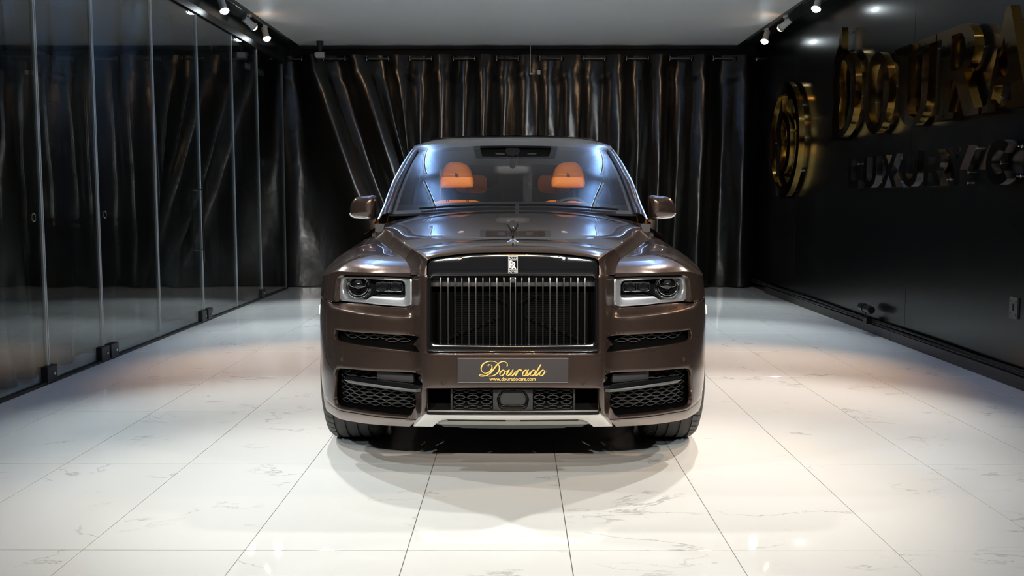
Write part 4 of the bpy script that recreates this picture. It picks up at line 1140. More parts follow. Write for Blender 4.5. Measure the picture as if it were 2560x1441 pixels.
nc = MB().grid(rows)
# flank of the cap (band) down to the bumper
bt_t = np.linspace(0, 1, 16); rr = []
for s in bt_t:
    yu = 4.446+(4.698-4.446)*s**1.3; yl = 4.520+(4.698-4.520)*s
    a = np.array([float(urx(yu)), yu, float(urz(yu))]); b = np.array([float(lrx(yl)), yl, float(lrz(yl))])
    rr.append([tuple(a+(b-a)*np.array([k**1.2, k, k**0.9])) for k in np.linspace(0, 1, 7)])
nc.grid(rr); nc.mirror()
part('nose_cap', nc, 'paint', smooth=60)

# ---- front wings
def lr_xy(): return LR[:, :2]
t_in = t_of_x(0.468); t_end = t_of_y(6.22)
tb = np.concatenate([np.linspace(t_in, t_of_y(5.0), 60), np.linspace(t_of_y(5.0), t_end, 40)[1:]])
zb = 0.93+0*tb
def wing_edge_z(t):          # height of the wing's lower round-over edge
    y = np.interp(t, _td, _yd); x = np.interp(t, _td, _xd)
    return np.where(y < 4.9, 0.938-0.035*sstep(0.80, 0.955, x)-0.0*y, 0.903+0.055*sstep(4.9, 6.2, y))
OB = Sbrow(tb, wing_edge_z(tb)); OBxy = OB[:, :2]
yl = np.linspace(LR[0, 1]+0.0, 6.22, 50)
IB = np.stack([lrx(yl), yl], 1)
outl = [tuple(p) for p in IB] + [tuple(p) for p in OBxy[::-1]]
seg_t = tb
def wing_top(x, y):
    x = np.asarray(x, float); y = np.asarray(y, float); Pn = np.stack([x, y], -1)
    D = np.hypot(Pn[:, None, 0]-OBxy[None, :, 0], Pn[:, None, 1]-OBxy[None, :, 1]); k = D.argmin(1); d = D.min(1)
    zr = lrz(y)+0.010*np.sin(np.pi*np.clip((x-lrx(y))/0.4, 0, 1))*sstep(4.6, 5.0, y); ze = OB[k, 2]
    h = np.maximum(zr-ze, 0.0); R_ = 0.05+0.22*sstep(0.02, 0.10, h)
    q = np.clip(1-d/R_, 0, 1)
    return np.stack([x, y, zr-h*q**2.3], -1)
V, Fc, loops = tri2d(outl, [], 0.022, ring=0.006)
# extra rows near the outer edge
ex = []
for q in (0.012, 0.024, 0.04, 0.06):
    tn = np.gradient(OBxy, axis=0); tn /= np.linalg.norm(tn, axis=1)[:, None]; nn = np.stack([-tn[:, 1], tn[:, 0]], 1); ex.append(OBxy+nn*q)
V, Fc, loops = tri2d(outl, [], 0.022, extra=np.concatenate(ex))
pw = wing_top(V[:, 0], V[:, 1])
wing = MB().add([tuple(p) for p in pw], [tuple(map(int, q)) for q in Fc])
fs = []
te = tb[::3]
fs += [(t, float(wing_edge_z(t))) for t in te]
fs += [(t_of_y(6.22), 0.30), (t_of_y(arch_y(0.30, AX, 1)), 0.30)]
fs += [(t_of_y(AX+AR*math.cos(a)), AZ+AR*math.sin(a)) for a in np.linspace(0.0, math.pi*0.66, 24)]
fs += [(t_of_y(arch_y(zt_side+0.003)), zt_side+0.004), (t_of_y(5.05), 0.802), (t_of_y(4.90), 0.800)] + I((837, 755), (836, 745), (838, 715), (841, 698), (847, 691), (858, 688), (942, 689), (1026, 692.5), mode='brow')
fsm = panel(fs, [], Sbrow, step=0.018, r=0.0, thick=0.045)
wing.add(fsm.v, fsm.f)
part('front_wing', wing, 'paint', smooth=45); part('front_wing', wing.flipped(), 'paint', smooth=45)
for s_ in (1, -1):
    mk_ = panel(rounded([(t_of_y(4.93), 0.70), (t_of_y(5.02), 0.70), (t_of_y(5.02), 0.745), (t_of_y(4.93), 0.745)], 0.01), [], lambda t, z: S(t, z)+np.array([0.006, 0, 0]), step=0.02, r=0.003, thick=0.008, out=(1, -.3, 0))
    part('side_marker', mk_ if s_ > 0 else mk_.flipped(), 'reflector_white', label='white side marker on the wing')

# ---- headlights
hl_o = I((842, 730), (842.5, 712), (844, 700), (849, 693), (858, 690.5), (942, 691.5), (1018, 695), (1025, 697), (1026.5, 703), (1026.8, 755), (1025, 763), (1020, 767), (1010, 768), (941, 763), (907, 758.5), (862, 755), (852, 753), (845, 746), mode='bay')
hl_i = I((855, 722), (855.5, 708), (858.5, 699), (865, 696), (916, 697.5), (959, 700.5), (1004, 703), (1009, 706), (1011, 713), (1011.5, 738), (1010, 743), (1004, 744.5), (967, 742.6), (931, 741), (926, 742), (921, 745), (915, 750), (908, 752), (873, 750), (865, 747), (858, 736), mode='bay')
back_d = 0.075
for s_ in (1, -1):
    fr_m = panel(hl_o, [hl_i], lambda t, z: Sbay(t, z)+np.array([0, 0.002, 0]), step=0.012, r=0.008, thick=0.055, bstep=0.006)
    # sloped inner sill of the bezel
    V, Fc, _ = tri2d(hl_i, [], 0.03)
    bk = MB().add([tuple(p) for p in Sbay(V[:, 0], V[:, 1])+np.array([0, back_d, 0])], [tuple(map(int, q)) for q in Fc])
    lensm = panel(hl_i, [], lambda t, z: Sbay(t, z)+np.array([0, 0.012, 0]), step=0.02, r=0.0, thick=0.0)
    def C3(u, v, d=0.05): return Sbay(*inv(u, v, 'bay'))+np.array([0, d, 0])
    rl = MB(); c = C3(892, 721, 0.045); Yp = c[1]; k_ = Yp/F
    ring_pts = [(c[0]+math.cos(t)*28*k_, Yp-0.004, c[2]+math.sin(t)*27*k_) for t in np.linspace(0, 2*math.pi, 36, endpoint=False)]
    rl.tube(ring_pts, 0.0022, 6, close=True)
    ring2 = [(c[0]+math.cos(t)*31*k_, Yp+0.004, c[2]+math.sin(t)*30*k_) for t in np.linspace(0, 2*math.pi, 36, endpoint=False)]
    rl.tube(ring2, 0.0012, 6, close=True)
    smile = [(c[0]+math.cos(t)*23*k_, Yp-0.008, c[2]+math.sin(t)*19*k_-0.002) for t in np.linspace(math.pi*1.02, math.pi*1.98, 18)]
    rl.tube(smile, 0.0020, 6)
    bowl = [(c[0]-22*k_, Yp-0.010, c[2]+20*k_), (c[0]-19*k_, Yp-0.010, c[2]+4*k_), (c[0]-12*k_, Yp-0.010, c[2]+1.5*k_), (c[0]+12*k_, Yp-0.010, c[2]+1.5*k_), (c[0]+19*k_, Yp-0.010, c[2]+4*k_), (c[0]+22*k_, Yp-0.010, c[2]+20*k_)]
    rl.tube(bowl, 0.0018, 6)
    dl = MB().lathe([(0.02, 0.047), (0.0, 0.0475), (-0.003, 0.045), (0.012, 0.030), (0.015, 0.002)], (c[0], Yp, c[2]), 'y', 32)
    pj = MB().lathe([(0.02, 0.024), (-0.004, 0.024), (-0.012, 0.017), (-0.016, 0.001)], (c[0], Yp, c[2]+0.013), 'y', 28)
    bars = MB()
    for q in range(4): bars.box(c[0]-0.012, c[0]+0.012, Yp-0.006, Yp+0.004, c[2]-0.014-0.008*q, c[2]-0.011-0.008*q)
    tw = MB(); twl = MB()
    for cu in (954, 987):
        c2 = C3(cu, 719.5, 0.048)
        twl.lathe([(0.02, 0.026), (-0.004, 0.026), (-0.012, 0.018), (-0.015, 0.001)], tuple(c2), 'y', 26)
    cA, cB = C3(937.5, 709, 0.040), C3(1004, 731, 0.040)
    lo_p = rounded([(cB[0], cB[2]), (cA[0], cB[2]), (cA[0], cA[2]), (cB[0], cA[2])], 0.012)
    yA, yB = cA[1], cB[1]
    tw.tube([(x, yB+(yA-yB)*(x-cB[0])/(cA[0]-cB[0]), z) for x, z in lo_p], 0.0022, 6, close=True)
    cC = C3(970.5, 720, 0.044); tw.box(cC[0]-0.002, cC[0]+0.002, cC[1]-0.002, cC[1]+0.01, cB[2], cA[2])
    F_ = (lambda m_: m_) if s_ > 0 else (lambda m_: m_.flipped())
    hz_ = part('headlight', F_(fr_m), 'satin_silver', label='satin silver headlight surround')
    part('housing', F_(bk), 'lens_black', hz_); part('round_lamp', F_(dl), 'lens_black', hz_); part('lamp_trim', F_(rl), 'lamp_chrome', hz_)
    part('projector', F_(pj), 'lens_black', hz_); part('cooling_bars', F_(bars), 'dark_chrome', hz_, smooth=None)
    part('twin_lamp', F_(twl), 'lens_black', hz_); part('twin_trim', F_(tw), 'lamp_chrome', hz_)
    part('cover_lens', F_(lensm), 'clear_lens', hz_)

# ---- body sides
def yT(y): return t_of_y(y)
def side_panel(pts, name):
    m_ = panel(pts, [], S, step=0.05, r=0.006, thick=0.02, out=(1, 0, 0))
    part(name, m_, 'paint', smooth=40); part(name, m_.flipped(), 'paint', smooth=40)
zt2 = 1.0
side_panel([(yT(6.226), 0.30), (yT(7.30), 0.30), (yT(7.30), zt2), (yT(6.226), 0.958)], 'front_door')
side_panel([(yT(7.306), 0.30), (yT(8.12), 0.30), (yT(8.14), 0.42)]+[(yT(RX-AR*math.cos(a)), AZ+AR*math.sin(a)) for a in np.linspace(0.15, math.pi*0.40, 8)]+[(yT(8.48), zt2), (yT(7.306), zt2)], 'rear_door')
qp = [(yT(8.486), zt2)]+[(yT(RX-AR*math.cos(a)), AZ+AR*math.sin(a)) for a in np.linspace(math.pi*0.42, math.pi, 14)]+[(yT(RX+AR), 0.32), (TMAX-0.75, 0.34), (TMAX-0.75, 1.02)]
side_panel(qp, 'rear_quarter')
tgp = [(TMAX-0.745, 0.34), (TMAX, 0.34), (TMAX, 1.08), (TMAX-0.745, 1.02)]
tg = panel(tgp, [], S, step=0.06, r=0.0, thick=0.0, out=(0, 1, 0)); tg.mirror()
part('tailgate', tg, 'paint')
for s_ in (1, -1):
    hdl = MB()
    for y in (6.98, 7.62): hdl.box(s_*0.995-0.012, s_*0.995+0.012, y, y+0.17, 0.885, 0.905)
    part('door_handle', hdl, 'chrome', smooth=None, bevel=0.006)
    part('sill', MB().box(s_*0.93-0.04, s_*0.93+0.04, 5.78, 8.10, 0.24, 0.31), 'bronze_satin', smooth=None, bevel=0.02)
    tl_ = panel(rounded([(TMAX-0.98, 0.72), (TMAX-0.78, 0.72), (TMAX-0.78, 0.98), (TMAX-0.98, 0.98)], 0.02), [], lambda t, z: S(t, z)+np.array([0.004, 0.006, 0]), step=0.04, r=0.004, thick=0.01, out=(0.4, 1, 0))
    mat('tail_red', (0.35, 0.01, 0.01), 0.1, coat=1.0) if 'tail_red' not in M else None
    part('tail_lamp', tl_ if s_ > 0 else tl_.flipped(), 'tail_red')

# ---- greenhouse
wb = np.array([P(*p) for p in ((1282,522,6.05),(1246,523,6.053),(1135,527.6,6.10),(1035,534,6.21),(975,535.4,6.29))])
wt = np.array([P(*p) for p in ((1282,363.5,6.83),(1202,366,6.84),(1091,372,6.90),(1060,375,6.95),(1044,379,6.99))])
qb = np.linspace(0, 1, 24)
def along(A, q):
    s = A[:, 0]/A[-1, 0]; B = np.stack([np.ones_like(s), s**2, s**4], 1); Q = np.stack([np.ones_like(q), q**2, q**4], 1); out = [q*A[-1, 0]]
    for k in (1, 2): out.append(Q@np.linalg.lstsq(B, A[:, k], rcond=None)[0])
    return np.stack(out, 1)
WBc, WTc = along(wb, qb), along(wt, qb)
def ws_row(p):
    d = WTc-WBc; r_ = WBc+d*p; bul = 0.055*math.sin(math.pi*p)
    r_ = r_+np.array([0, -0.52, 0.85])*bul*0.75
    return [tuple(x) for x in r_]
wsm = MB().grid([ws_row(p) for p in np.linspace(0, 1, 18)]); wsm.mirror()
ws = part('windshield', wsm, 'windshield_glass', smooth=80)
# black ceramic border and sensor field just behind the glass
def ws_pt(q, p, d=0.004):
    r_ = np.array(ws_row(p)); x = np.array([np.interp(abs(q), qb, r_[:, k]) for k in range(3)]); x[0] *= (1 if q >= 0 else -1)
    return tuple(x+np.array([0, d*0.5, -d*0.85]))
brd = MB()
brd.grid([[ws_pt(q, p) for q in np.linspace(-1, 1, 41)] for p in (0.0, 0.045)])
brd.grid([[ws_pt(q, p) for q in np.linspace(-1, 1, 41)] for p in (0.965, 1.0)])
for s_ in (1, -1): brd.grid([[ws_pt(s_*q, p) for p in np.linspace(0, 1, 18)] for q in (0.955, 1.0)])
part('ceramic_border', brd, 'dark_trim', ws)
# pillars
oc = np.array([P(*p) for p in ((948,549,6.22),(958,525,6.31),(966.5,508.7,6.38),(980,464,6.54),(993,440,6.68),(1011,406.6,6.90),(1031,378,7.10),(1046,363,7.30))])
ow = np.concatenate([[0], np.cumsum(np.linalg.norm(np.diff(oc, axis=0), axis=1))]); ow /= ow[-1]
pil = []; pb2 = []
for p in np.linspace(0, 1, 22):
    o_ = np.array([float(pchip(ow, oc[:, k])(p)) for k in range(3)]); i_ = np.array(ws_row(p)[-1])
    m1 = i_+(o_-i_)*0.12+np.array([0, -0.006, 0.012]); m2_ = i_+(o_-i_)*0.55+np.array([0.006, -0.012, 0.016])
    pil.append([tuple(i_+np.array([0, 0.012, -0.01])), tuple(i_+np.array([0.004, -0.002, 0.004])), tuple(m1), tuple(m2_), tuple(o_), tuple(o_+np.array([-0.01, 0.05, -0.02]))])
pm_ = MB().grid(pil)
part('windshield_pillar', pm_, 'paint', smooth=70); part('windshield_pillar', pm_.flipped(), 'paint', smooth=70)
gs = MB().tube([tuple(np.array(ws_row(p)[-1])+np.array([0.002, -0.004, 0.004])) for p in np.linspace(0, 1, 16)], 0.009, 6)
part('windshield_seal', gs, 'black_plastic'); part('windshield_seal', gs.flipped(), 'black_plastic')
# roof
rzc = pchip([6.83, 7.0, 7.2, 7.6, 8.2, 8.8, 9.2, 9.42], [WTc[0][2], WTc[0][2]+0.045, WTc[0][2]+0.080, 1.748, 1.765, 1.735, 1.67, 1.60])
rxe = pchip([6.99, 7.1, 7.3, 7.7, 8.6, 9.42], [wt[-1][0], 0.700, oc[-1][0]+0.0, 0.705, 0.70, 0.66])
rze = pchip([6.99, 7.1, 7.3, 7.7, 8.6, 9.42], [wt[-1][2], 1.628, oc[-1][2], 1.685, 1.675, 1.56])
def roof_row(Y):
    row = []; 
    f0 = max(0, 1-(Y-6.83)/0.5)
    ye = max(Y, 6.83)+(6.99-6.83)*f0
    xe, ze, zc = float(rxe(ye)), float(rze(ye)), float(rzc(Y))
    for k, w in enumerate(np.linspace(0, 1, 20)):
        yy = Y+(np.interp(w, np.linspace(0, 1, 24), WTc[:, 1])-6.83)*f0
        zf = np.interp(w, np.linspace(0, 1, 24), WTc[:, 2]-WTc[0, 2])*f0+(-(zc-ze)*(0.20*w**2+0.80*w**7))*(1-f0)+0.0
        row.append((xe*w, yy, zc+zf))
    return row
rr_ = [roof_row(y) for y in np.concatenate([np.linspace(6.83, 7.3, 12), np.linspace(7.4, 9.42, 20)])]
rm = MB().grid(rr_); rm.mirror()
rf = part('roof', rm, 'paint', smooth=70)
pg = MB().grid([[(p[0]*0.80, p[1], p[2]+0.006-0.0) for p in roof_row(y)] for y in np.linspace(7.35, 8.9, 16)]); pg.mirror()
part('roof_glass', pg, 'gloss_black', rf, 'dark glass roof panel')
spl = MB().grid([[(x, y, z) for x, y, z in ((-.58, 9.0, 1.70), (0, 9.0, 1.762), (.58, 9.0, 1.70))], [(-.58, 9.45, 1.69), (0, 9.5, 1.735), (.58, 9.45, 1.69)], [(-.56, 9.42, 1.66), (0, 9.47, 1.70), (.56, 9.42, 1.66)]])
part('rear_spoiler', spl, 'gloss_black')
# shoulder, side glass, window trim, rear window
for s_ in (1, -1):
    sh = []; sgl = []; tr1 = []
    for Y in np.linspace(6.22, 9.40, 26):
        a = S(t_of_y(min(Y, 9.2)), np.interp(Y, [6.22, 7.3, 9.4], [0.958, 1.0, 1.0])); a = np.array([a[0], Y, a[2]])
        belt = np.array([np.interp(Y, [6.22, 7.0, 9.4], [0.845, 0.885, 0.83]), Y, np.interp(Y, [6.22, 7.0, 9.4], [1.10, 1.105, 1.13])])
        sh.append([tuple(a), tuple(a*0.45+belt*0.55+np.array([0.022, 0, 0.022])), tuple(belt)])
        if Y > 6.20:
            if Y < 7.3: tp = np.array([np.interp(Y, oc[:, 1], oc[:, 0]), Y, np.interp(Y, oc[:, 1], oc[:, 2])])
            else: tp = np.array([float(rxe(Y)), Y, float(rze(Y))])
            mid = (belt+tp)/2+np.array([0.025, 0, 0.0]); sgl.append([tuple(belt), tuple(mid), tuple(tp)])
    m1_, m2_ = MB().grid(sh), MB().grid(sgl)
    bpl = MB()
    for Y in (7.27, 8.4):
        k = min(range(len(sgl)), key=lambda i: abs(sgl[i][0][1]-Y)); row = sgl[k]
        bpl.tube([tuple(np.array(p)+np.array([0.004, 0, 0])) for p in row], 0.03, 6)
    trm = MB().tube([tuple(np.array(r_[2])+np.array([0.004, 0, 0])) for r_ in sgl], 0.007, 6).tube([tuple(np.array(r_[0])+np.array([0.004, 0, 0])) for r_ in sgl], 0.007, 6)
    F_ = (lambda q: q) if s_ > 0 else (lambda q: q.flipped())
    part('shoulder', F_(m1_), 'paint', smooth=60); sw = part('side_window', F_(m2_), 'tinted_glass', smooth=60)
    part('window_trim', F_(trm), 'chrome', sw); part('window_pillar', F_(bpl), 'gloss_black', sw)
rw = MB().grid([[(x, 9.40-0.0*abs(x), 1.595-0.03*abs(x)) for x in np.linspace(-0.64, 0.64, 9)], [(x*1.12, 9.62, 1.10) for x in np.linspace(-0.64, 0.64, 9)]])
part('rear_window', rw, 'tinted_glass')
# cowl and wipers
cw_ = MB().grid([[tuple(p+np.array([0, -0.05, -0.012])) for p in WBc], [tuple(p+np.array([0, 0.02, 0.003])) for p in WBc]]); cw_.mirror()
part('cowl', cw_, 'wiper_black')
wp = MB()
for s_, (q0, q1) in ((1, (0.05, 0.85)), (-1, (-0.75, 0.02))):
    wp.tube([tuple(np.array(ws_pt(q, 0.02+0.012*math.sin(3*abs(q)), -0.014))) for q in np.linspace(q0, q1, 10)], 0.007, 6)
part('wiper', wp, 'wiper_black')

# ---- door mirrors
for s_ in (1, -1):
    YM = 6.40; prof = [(888,494.5),(902,490.5),(931,488),(940,488.7),(942.5,496),(940,526),(939,546),(922.5,546),(885,542.5),(877,538.5),(874,532),(875.6,514.8),(880,504)]
    pf = resample(rounded([Pxz(u, v, YM) for u, v in prof], 0.012, 4), 0.012)
    ctr = pf.mean(0); rows = []
    for y, k in ((YM-0.055, 0.30), (YM-0.053, 0.62), (YM-0.045, 0.82), (YM-0.025, 0.95), (YM+0.0, 1.0), (YM+0.06, 0.99), (YM+0.085, 0.95)):
        rows.append([(ctr[0]+(p[0]-ctr[0])*k, y+0.06*(p[0]-0.9), ctr[1]+(p[1]-ctr[1])*k) for p in pf])
    hm_ = MB().grid(rows, close=True); hm_.f.append(tuple(range(len(pf))))
    a, b, c_, d_ = [P(u, v, YM+0.02) for u, v in ((922.5, 544), (939.5, 544), (941, 578), (926, 578))]
    stk = MB().grid([[tuple(a), tuple(b), tuple(b+np.array([0, .07, 0])), tuple(a+np.array([0, .07, 0]))], [tuple(d_), tuple(c_), tuple(c_+np.array([0, .07, 0])), tuple(d_+np.array([0, .07, 0]))], [tuple(d_+np.array([-.02, .0, -.04])), tuple(c_+np.array([-.02, .0, -.04])), tuple(c_+np.array([-.02, .07, -.04])), tuple(d_+np.array([-.02, .07, -.04]))]], close=True)
    gsm = MB().add([(ctr[0]+(p[0]-ctr[0])*0.90, YM+0.088+0.06*(p[0]-0.9), ctr[1]+(p[1]-ctr[1])*0.90) for p in pf], [tuple(range(len(pf)))])
    lt = MB().tube([tuple(P(u, v, YM-0.02)) for u, v in ((874.5, 533), (877, 539), (885, 543.5), (900, 545), (921, 546.5))], 0.0045, 6)
    F_ = (lambda q: q) if s_ > 0 else (lambda q: q.flipped())
    mo = part('door_mirror', F_(hm_), 'paint', smooth=50)
    part('mirror_stalk', F_(stk), 'paint', mo, bevel=0.006); part('mirror_glass', F_(gsm), 'mirror_glass', mo); part('lower_trim', F_(lt), 'satin_silver', mo)

# ---- bonnet figure
oy = 4.62; obz = float(hzc(4.62))+0.001; k_ = oy/F
fg = part('bonnet_ornament', MB().lathe([(-0.008, 0.036), (-0.002, 0.037), (0.004, 0.034), (0.006, 0.022), (0.012, 0.012), (0.018, 0.008)], (0, oy, obz), 'z', 32), 'chrome')
def orn_plate():
    return MB().add([(x, oy+y, obz+z) for x, y, z in ()], [])
part('body', MB().tube([(0, oy, obz+0.014), (0, oy-0.002, obz+0.030), (0, oy-0.006, obz+0.045), (0, oy-0.014, obz+0.058), (0, oy-0.020, obz+0.066)], [0.006, 0.0045, 0.006, 0.0055, 0.003], 10), 'dark_chrome', fg)
part('head', MB().lathe([(-0.005, 0.001), (-0.003, 0.0038), (0, 0.0048), (0.003, 0.0038), (0.005, 0.001)], (0, oy-0.023, obz+0.070), 'z', 12), 'dark_chrome', fg)
for s_ in (1, -1):
    wg = MB(); rows = []
    for q, (x, y, z, w) in enumerate(((0.003, -0.010, 0.050, 0.006), (0.011, 0.0, 0.064, 0.010), (0.018, 0.010, 0.080, 0.012), (0.022, 0.018, 0.094, 0.010), (0.020, 0.022, 0.103, 0.004))):
        rows.append([(s_*(x-w*0.5), oy+y, obz+z), (s_*(x+0.1*w), oy+y-0.002, obz+z+w*0.2), (s_*(x+w*0.6), oy+y, obz+z-w*0.4), (s_*(x+0.1*w), oy+y+0.003, obz+z-w*0.2)])
    wg.grid(rows, close=True); part('wing', wg, 'dark_chrome', fg)
rg = MB().tube([(0.038*math.cos(t)*(1.0 if abs(math.cos(t)) < .9 else 1.03), oy+0.030*math.sin(t), obz-0.001) for t in np.linspace(0, 2*math.pi, 28, endpoint=False)], 0.003, 6, close=True)
part('base_ring', rg, 'chrome', fg)

# ---- interior
def soft_box(c, sx, sy, sz, pw=3.0, n=20, m=12, top=None):
    rows = []
    for j in range(m+1):
        ph = -math.pi/2+math.pi*j/m; row = []
        for k in range(n):
            t = 2*math.pi*k/n
            f = lambda v: math.copysign(abs(v)**(2/pw), v)
            x = sx*f(math.cos(ph))*f(math.cos(t)); y = sy*f(math.cos(ph))*f(math.sin(t)); z = sz*f(math.sin(ph))
            if top: x *= 1-top*(z/sz+1)/2
            row.append((c[0]+x, c[1]+y, c[2]+z))
        rows.append(row)
    return MB().grid(rows, close=True)
for s_, nm in ((-1, 'passenger'), (1, 'driver')):
    xs = s_*0.425
    st = part('seat_back', soft_box((xs, 7.78, 0.98), 0.265, 0.085, 0.285, 5, top=0.12), 'orange_leather', label='orange leather front seat')
    part('seat_cushion', soft_box((xs, 7.42, 0.68), 0.27, 0.30, 0.09, 4), 'orange_leather', st)
    ho_ = [(1103,455),(1106,440),(1112,422),(1124.5,410),(1142,405.5),(1162,406),(1174.5,415),(1183,432.5),(1187,450),(1187.7,460),(1184.5,468),(1177,470),(1112,469),(1104.5,464)]
    cpx = 1145; hq = smooth_loop([(-(u-cpx)/F*7.645/rayv(437)[1]**-1*s_*-1, P(1282, v, 7.645)[2]) for u, v in ho_], 4)
    hcz = np.mean([b for a, b in hq]); rows = []
    for dy, k in ((0.0, 0.02), (0.001, 0.5), (0.004, 0.78), (0.012, 0.93), (0.028, 1.0), (0.075, 1.0), (0.095, 0.92), (0.105, 0.7), (0.108, 0.02)):
        rows.append([(xs+a*k, 7.632+dy, hcz+(b-hcz)*k) for a, b in hq])
    part('headrest', MB().grid(rows, close=True), 'orange_leather', st, smooth=60)
    hp = MB()
    for dx in (-0.078, 0.078):
        for ddx in (-0.006, 0.006): hp.tube([(xs+dx+ddx, 7.72, 1.25), (xs+dx+ddx, 7.70, 1.37)], 0.0028, 6)
    part('headrest_post', hp, 'chrome', st)
    v, f = text_mesh('R', 0.038, 0.0012); v2, f2 = v, f
    mm_ = MB().add([(xs+p[0]-0.004, 7.6305, 1.453+p[1]) for p in v], f).add([(xs+p[0]+0.004, 7.630, 1.446+p[1]) for p in v], f)
    part('monogram', mm_, 'dark_trim', st, smooth=None)
    rs = part('rear_seat', soft_box((s_*0.42, 8.75, 0.92), 0.30, 0.09, 0.32, 5, top=0.1), 'orange_leather', label='orange leather rear seat')
    part('headrest', soft_box((s_*0.36, 8.68, 1.40), 0.14, 0.05, 0.080, 4), 'orange_leather', rs)
    part('sun_visor', MB().box(s_*0.40-0.19, s_*0.40+0.19, 7.02, 7.20, 1.640, 1.652), 'liner', smooth=None, bevel=0.005)
ds = MB().grid([[(x, y-0.10*(1-(x/0.8)**2)*0, z-0.03*(abs(x)/0.8)**2) for x in np.linspace(-0.80, 0.80, 13)] for y, z in ((6.30, 1.205), (6.42, 1.235), (6.55, 1.252), (6.66, 1.256), (6.74, 1.235), (6.80, 1.05), (6.82, 0.75))])
part('dashboard', ds, 'dark_trim', smooth=60)
sc_ = Vector((0.42, 6.98, 1.10)); tilt = math.radians(25)
swp = [(sc_.x+0.19*math.cos(t), sc_.y+0.19*math.sin(t)*math.sin(tilt), sc_.z+0.19*math.sin(t)*math.cos(tilt)) for t in np.linspace(0, 2*math.pi, 40, endpoint=False)]
sw_ = part('steering_wheel', MB().tube(swp, 0.014, 10, close=True), 'dark_trim')
sp = MB(); sp.tube([(sc_.x-0.18, sc_.y, sc_.z), (sc_.x+0.18, sc_.y, sc_.z)], 0.014, 8); sp.tube([tuple(sc_), (sc_.x, sc_.y-0.17*math.sin(tilt), sc_.z-0.17*math.cos(tilt))], 0.014, 8)
part('spokes', sp, 'dark_trim', sw_); part('airbag_cover', soft_box((sc_.x, sc_.y+0.01, sc_.z), 0.075, 0.03, 0.065, 3), 'dark_trim', sw_)
mrr = P(1245, 413, 6.86), P(1331, 433, 6.86)
rm_ = part('rear_view_mirror', soft_box((0.0, 6.90, P(1282, 425, 6.9)[2]), 0.125, 0.022, 0.032, 5), 'dark_trim')
part('mirror_mount', MB().tube([(0, 6.90, P(1282, 420, 6.9)[2]), (0, 6.86, P(1282, 396, 6.86)[2]), (0, 6.80, 1.60)], [0.022, 0.035, 0.05], 8), 'dark_trim', rm_)
part('headliner', MB().grid([[(p[0]*0.97, p[1]+0.05, p[2]-0.05) for p in roof_row(y)] for y in np.linspace(6.95, 9.3, 14)]).mirror(), 'liner')
for s_ in (1, -1):  # lamps added under the headliner to brighten the orange headrests
    rl_ = part('cabin_fill_lamp', MB().lathe([(0.012, 0.026), (0.0, 0.026), (-0.003, 0.020), (0.0, 0.001)], (s_*0.42, 7.20, 1.636), 'z', 20), 'cabin_fill_emit')
    ld = bpy.data.lights.new('cabin_fill_beam', 'SPOT'); ld.energy = 5.0; ld.color = (1.0, 0.85, 0.68); ld.spot_size = math.radians(110); ld.spot_blend = 0.6; ld.shadow_soft_size = 0.02
    lo = bpy.data.objects.new('cabin_fill_beam', ld); COL.objects.link(lo); lo.parent = rl_
    lo.location = (s_*0.42, 7.20-CO.y, 1.628); lo.rotation_euler = (math.radians(50), 0, 0)
part('cabin_floor', MB().box(-0.85, 0.85, 6.2, 9.3, 0.42, 0.46), 'dark_trim', smooth=None)
part('firewall', MB().box(-0.85, 0.85, 6.16, 6.20, 0.30, 1.12), 'dark_trim', smooth=None)
part('centre_console', MB().box(-0.14, 0.14, 6.8, 8.0, 0.46, 0.86), 'dark_trim', smooth=None, bevel=0.02)
part('door_card', MB().box(0.86, 0.89, 6.3, 8.6, 0.45, 1.08).box(-0.89, -0.86, 6.3, 8.6, 0.45, 1.08), 'dark_trim', smooth=None)
part('engine_tray', MB().box(-0.62, 0.62, 4.75, 9.2, 0.225, 0.25), 'black_plastic', smooth=None)
part('subframe', MB().box(-0.60, -0.45, 4.95, 5.6, 0.20, 0.40).box(0.45, 0.60, 4.95, 5.6, 0.20, 0.40).tube([(-0.72, 5.25, 0.30), (0.72, 5.25, 0.30)], 0.035, 10).tube([(-0.66, 5.1, 0.26), (-0.40, 5.0, 0.22)], 0.025, 8).tube([(0.66, 5.1, 0.26), (0.40, 5.0, 0.22)], 0.025, 8), 'dark_chrome')

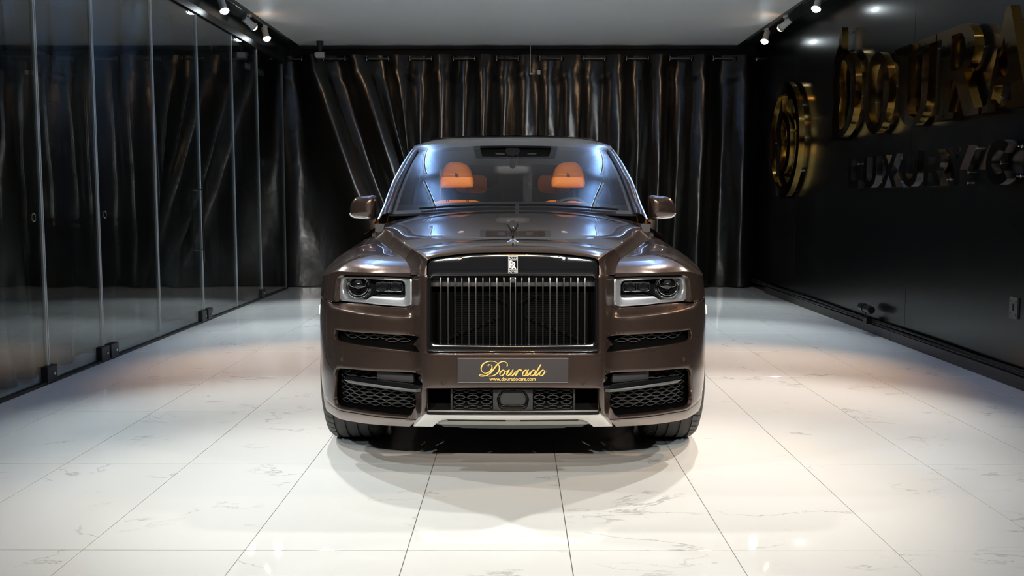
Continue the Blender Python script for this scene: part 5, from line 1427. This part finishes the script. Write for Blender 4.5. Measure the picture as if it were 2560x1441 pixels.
# ---- wheels
TR, RIM = 0.385, 0.285
def tyre_mesh(xc):
    prof = []   # (dx, r, kind) across the tread, outer side at +
    hw = 0.142
    ang = []
    ns = 54
    for k in range(ns):
        a0 = 2*math.pi*k/ns; ang += [(a0, 0), (a0+0.010, 1), (a0+0.022, 1), (a0+0.032, 0), (a0+0.074, 0)]
    xs = [(-hw, RIM, 0), (-hw-0.006, RIM+0.03, 0), (-hw-0.008, TR-0.055, 0), (-hw+0.004, TR-0.022, 0), (-hw+0.022, TR-0.007, 1), (-hw+0.046, TR-0.002, 1)]
    for g in (-0.085, -0.030, 0.030, 0.085):
        xs += [(g-0.008, TR, 2), (g-0.006, TR-0.008, 0), (g+0.006, TR-0.008, 0), (g+0.008, TR, 2)]
    xs += [(hw-0.046, TR-0.002, 1), (hw-0.022, TR-0.007, 1), (hw-0.004, TR-0.022, 0), (hw+0.008, TR-0.055, 0), (hw+0.006, RIM+0.03, 0), (hw, RIM, 0)]
    rows = []
    for dx, r, kd in xs:
        row = []
        for a, sp_ in ang:
            rr = r-(0.007 if (kd == 1 and sp_) else 0)
            aa = a+dx*0.9
            row.append((xc+dx, AX+rr*math.cos(aa), TR+rr*math.sin(aa)))
        rows.append(row)
    return MB().grid(rows, close=True)
def rim_mesh(xc, s_):
    mb = MB().lathe([(-0.13, RIM+0.002), (-0.13, RIM-0.02), (-0.10, RIM-0.03), (0.10, RIM-0.03), (0.135, RIM-0.012), (0.140, RIM+0.002)], (0, 0, 0), 'x', 48)
    mb.f = [q for q in mb.f if len(q) == 4]
    for k in range(14):
        a = 2*math.pi*k/14; c, s = math.cos(a), math.sin(a); w = 0.016
        rows = []
        for r, x, ww in ((0.05, 0.115, 0.012), (0.15, 0.110, 0.014), (0.268, 0.095, 0.020)):
            rows.append([(x, r*c-ww*s, r*s+ww*c), (x+0.008, r*c, r*s), (x, r*c+ww*s, r*s-ww*c), (x-0.02, r*c, r*s)])
        mb.grid(rows, close=True)
    mb.lathe([(0.07, 0.075), (0.11, 0.070), (0.125, 0.045), (0.128, 0.001)], (0, 0, 0), 'x', 28)
    mb.lathe([(-0.05, 0.20), (-0.02, 0.20), (-0.02, 0.05)], (0, 0, 0), 'x', 32)
    mb.v = [(xc+s_*p[0], AX+p[1], TR+p[2]) for p in mb.v]
    return mb
for s_ in (1, -1):
    for ax_, nm in ((AX, 'front_wheel'), (RX, 'rear_wheel')):
        xc = s_*0.822
        tm_ = tyre_mesh(xc); rmn = rim_mesh(xc, s_)
        if ax_ != AX:
            tm_.v = [(p[0], p[1]+ax_-AX, p[2]) for p in tm_.v]; rmn.v = [(p[0], p[1]+ax_-AX, p[2]) for p in rmn.v]
        w_o = part(nm, tm_, 'rubber', smooth=28, label='black rubber tyre with grooved tread')
        part('rim', rmn, 'satin_silver', w_o)
    for ax_ in (AX, RX):
        la = MB(); rows = []
        for a in np.linspace(-0.1, math.pi+0.1, 20):
            rows.append([(s_*0.62, ax_+AR*math.cos(a), AZ+AR*math.sin(a)), (s_*0.925, ax_+AR*math.cos(a), AZ+AR*math.sin(a))])
        part('arch_liner', la.grid(rows), 'void_black')
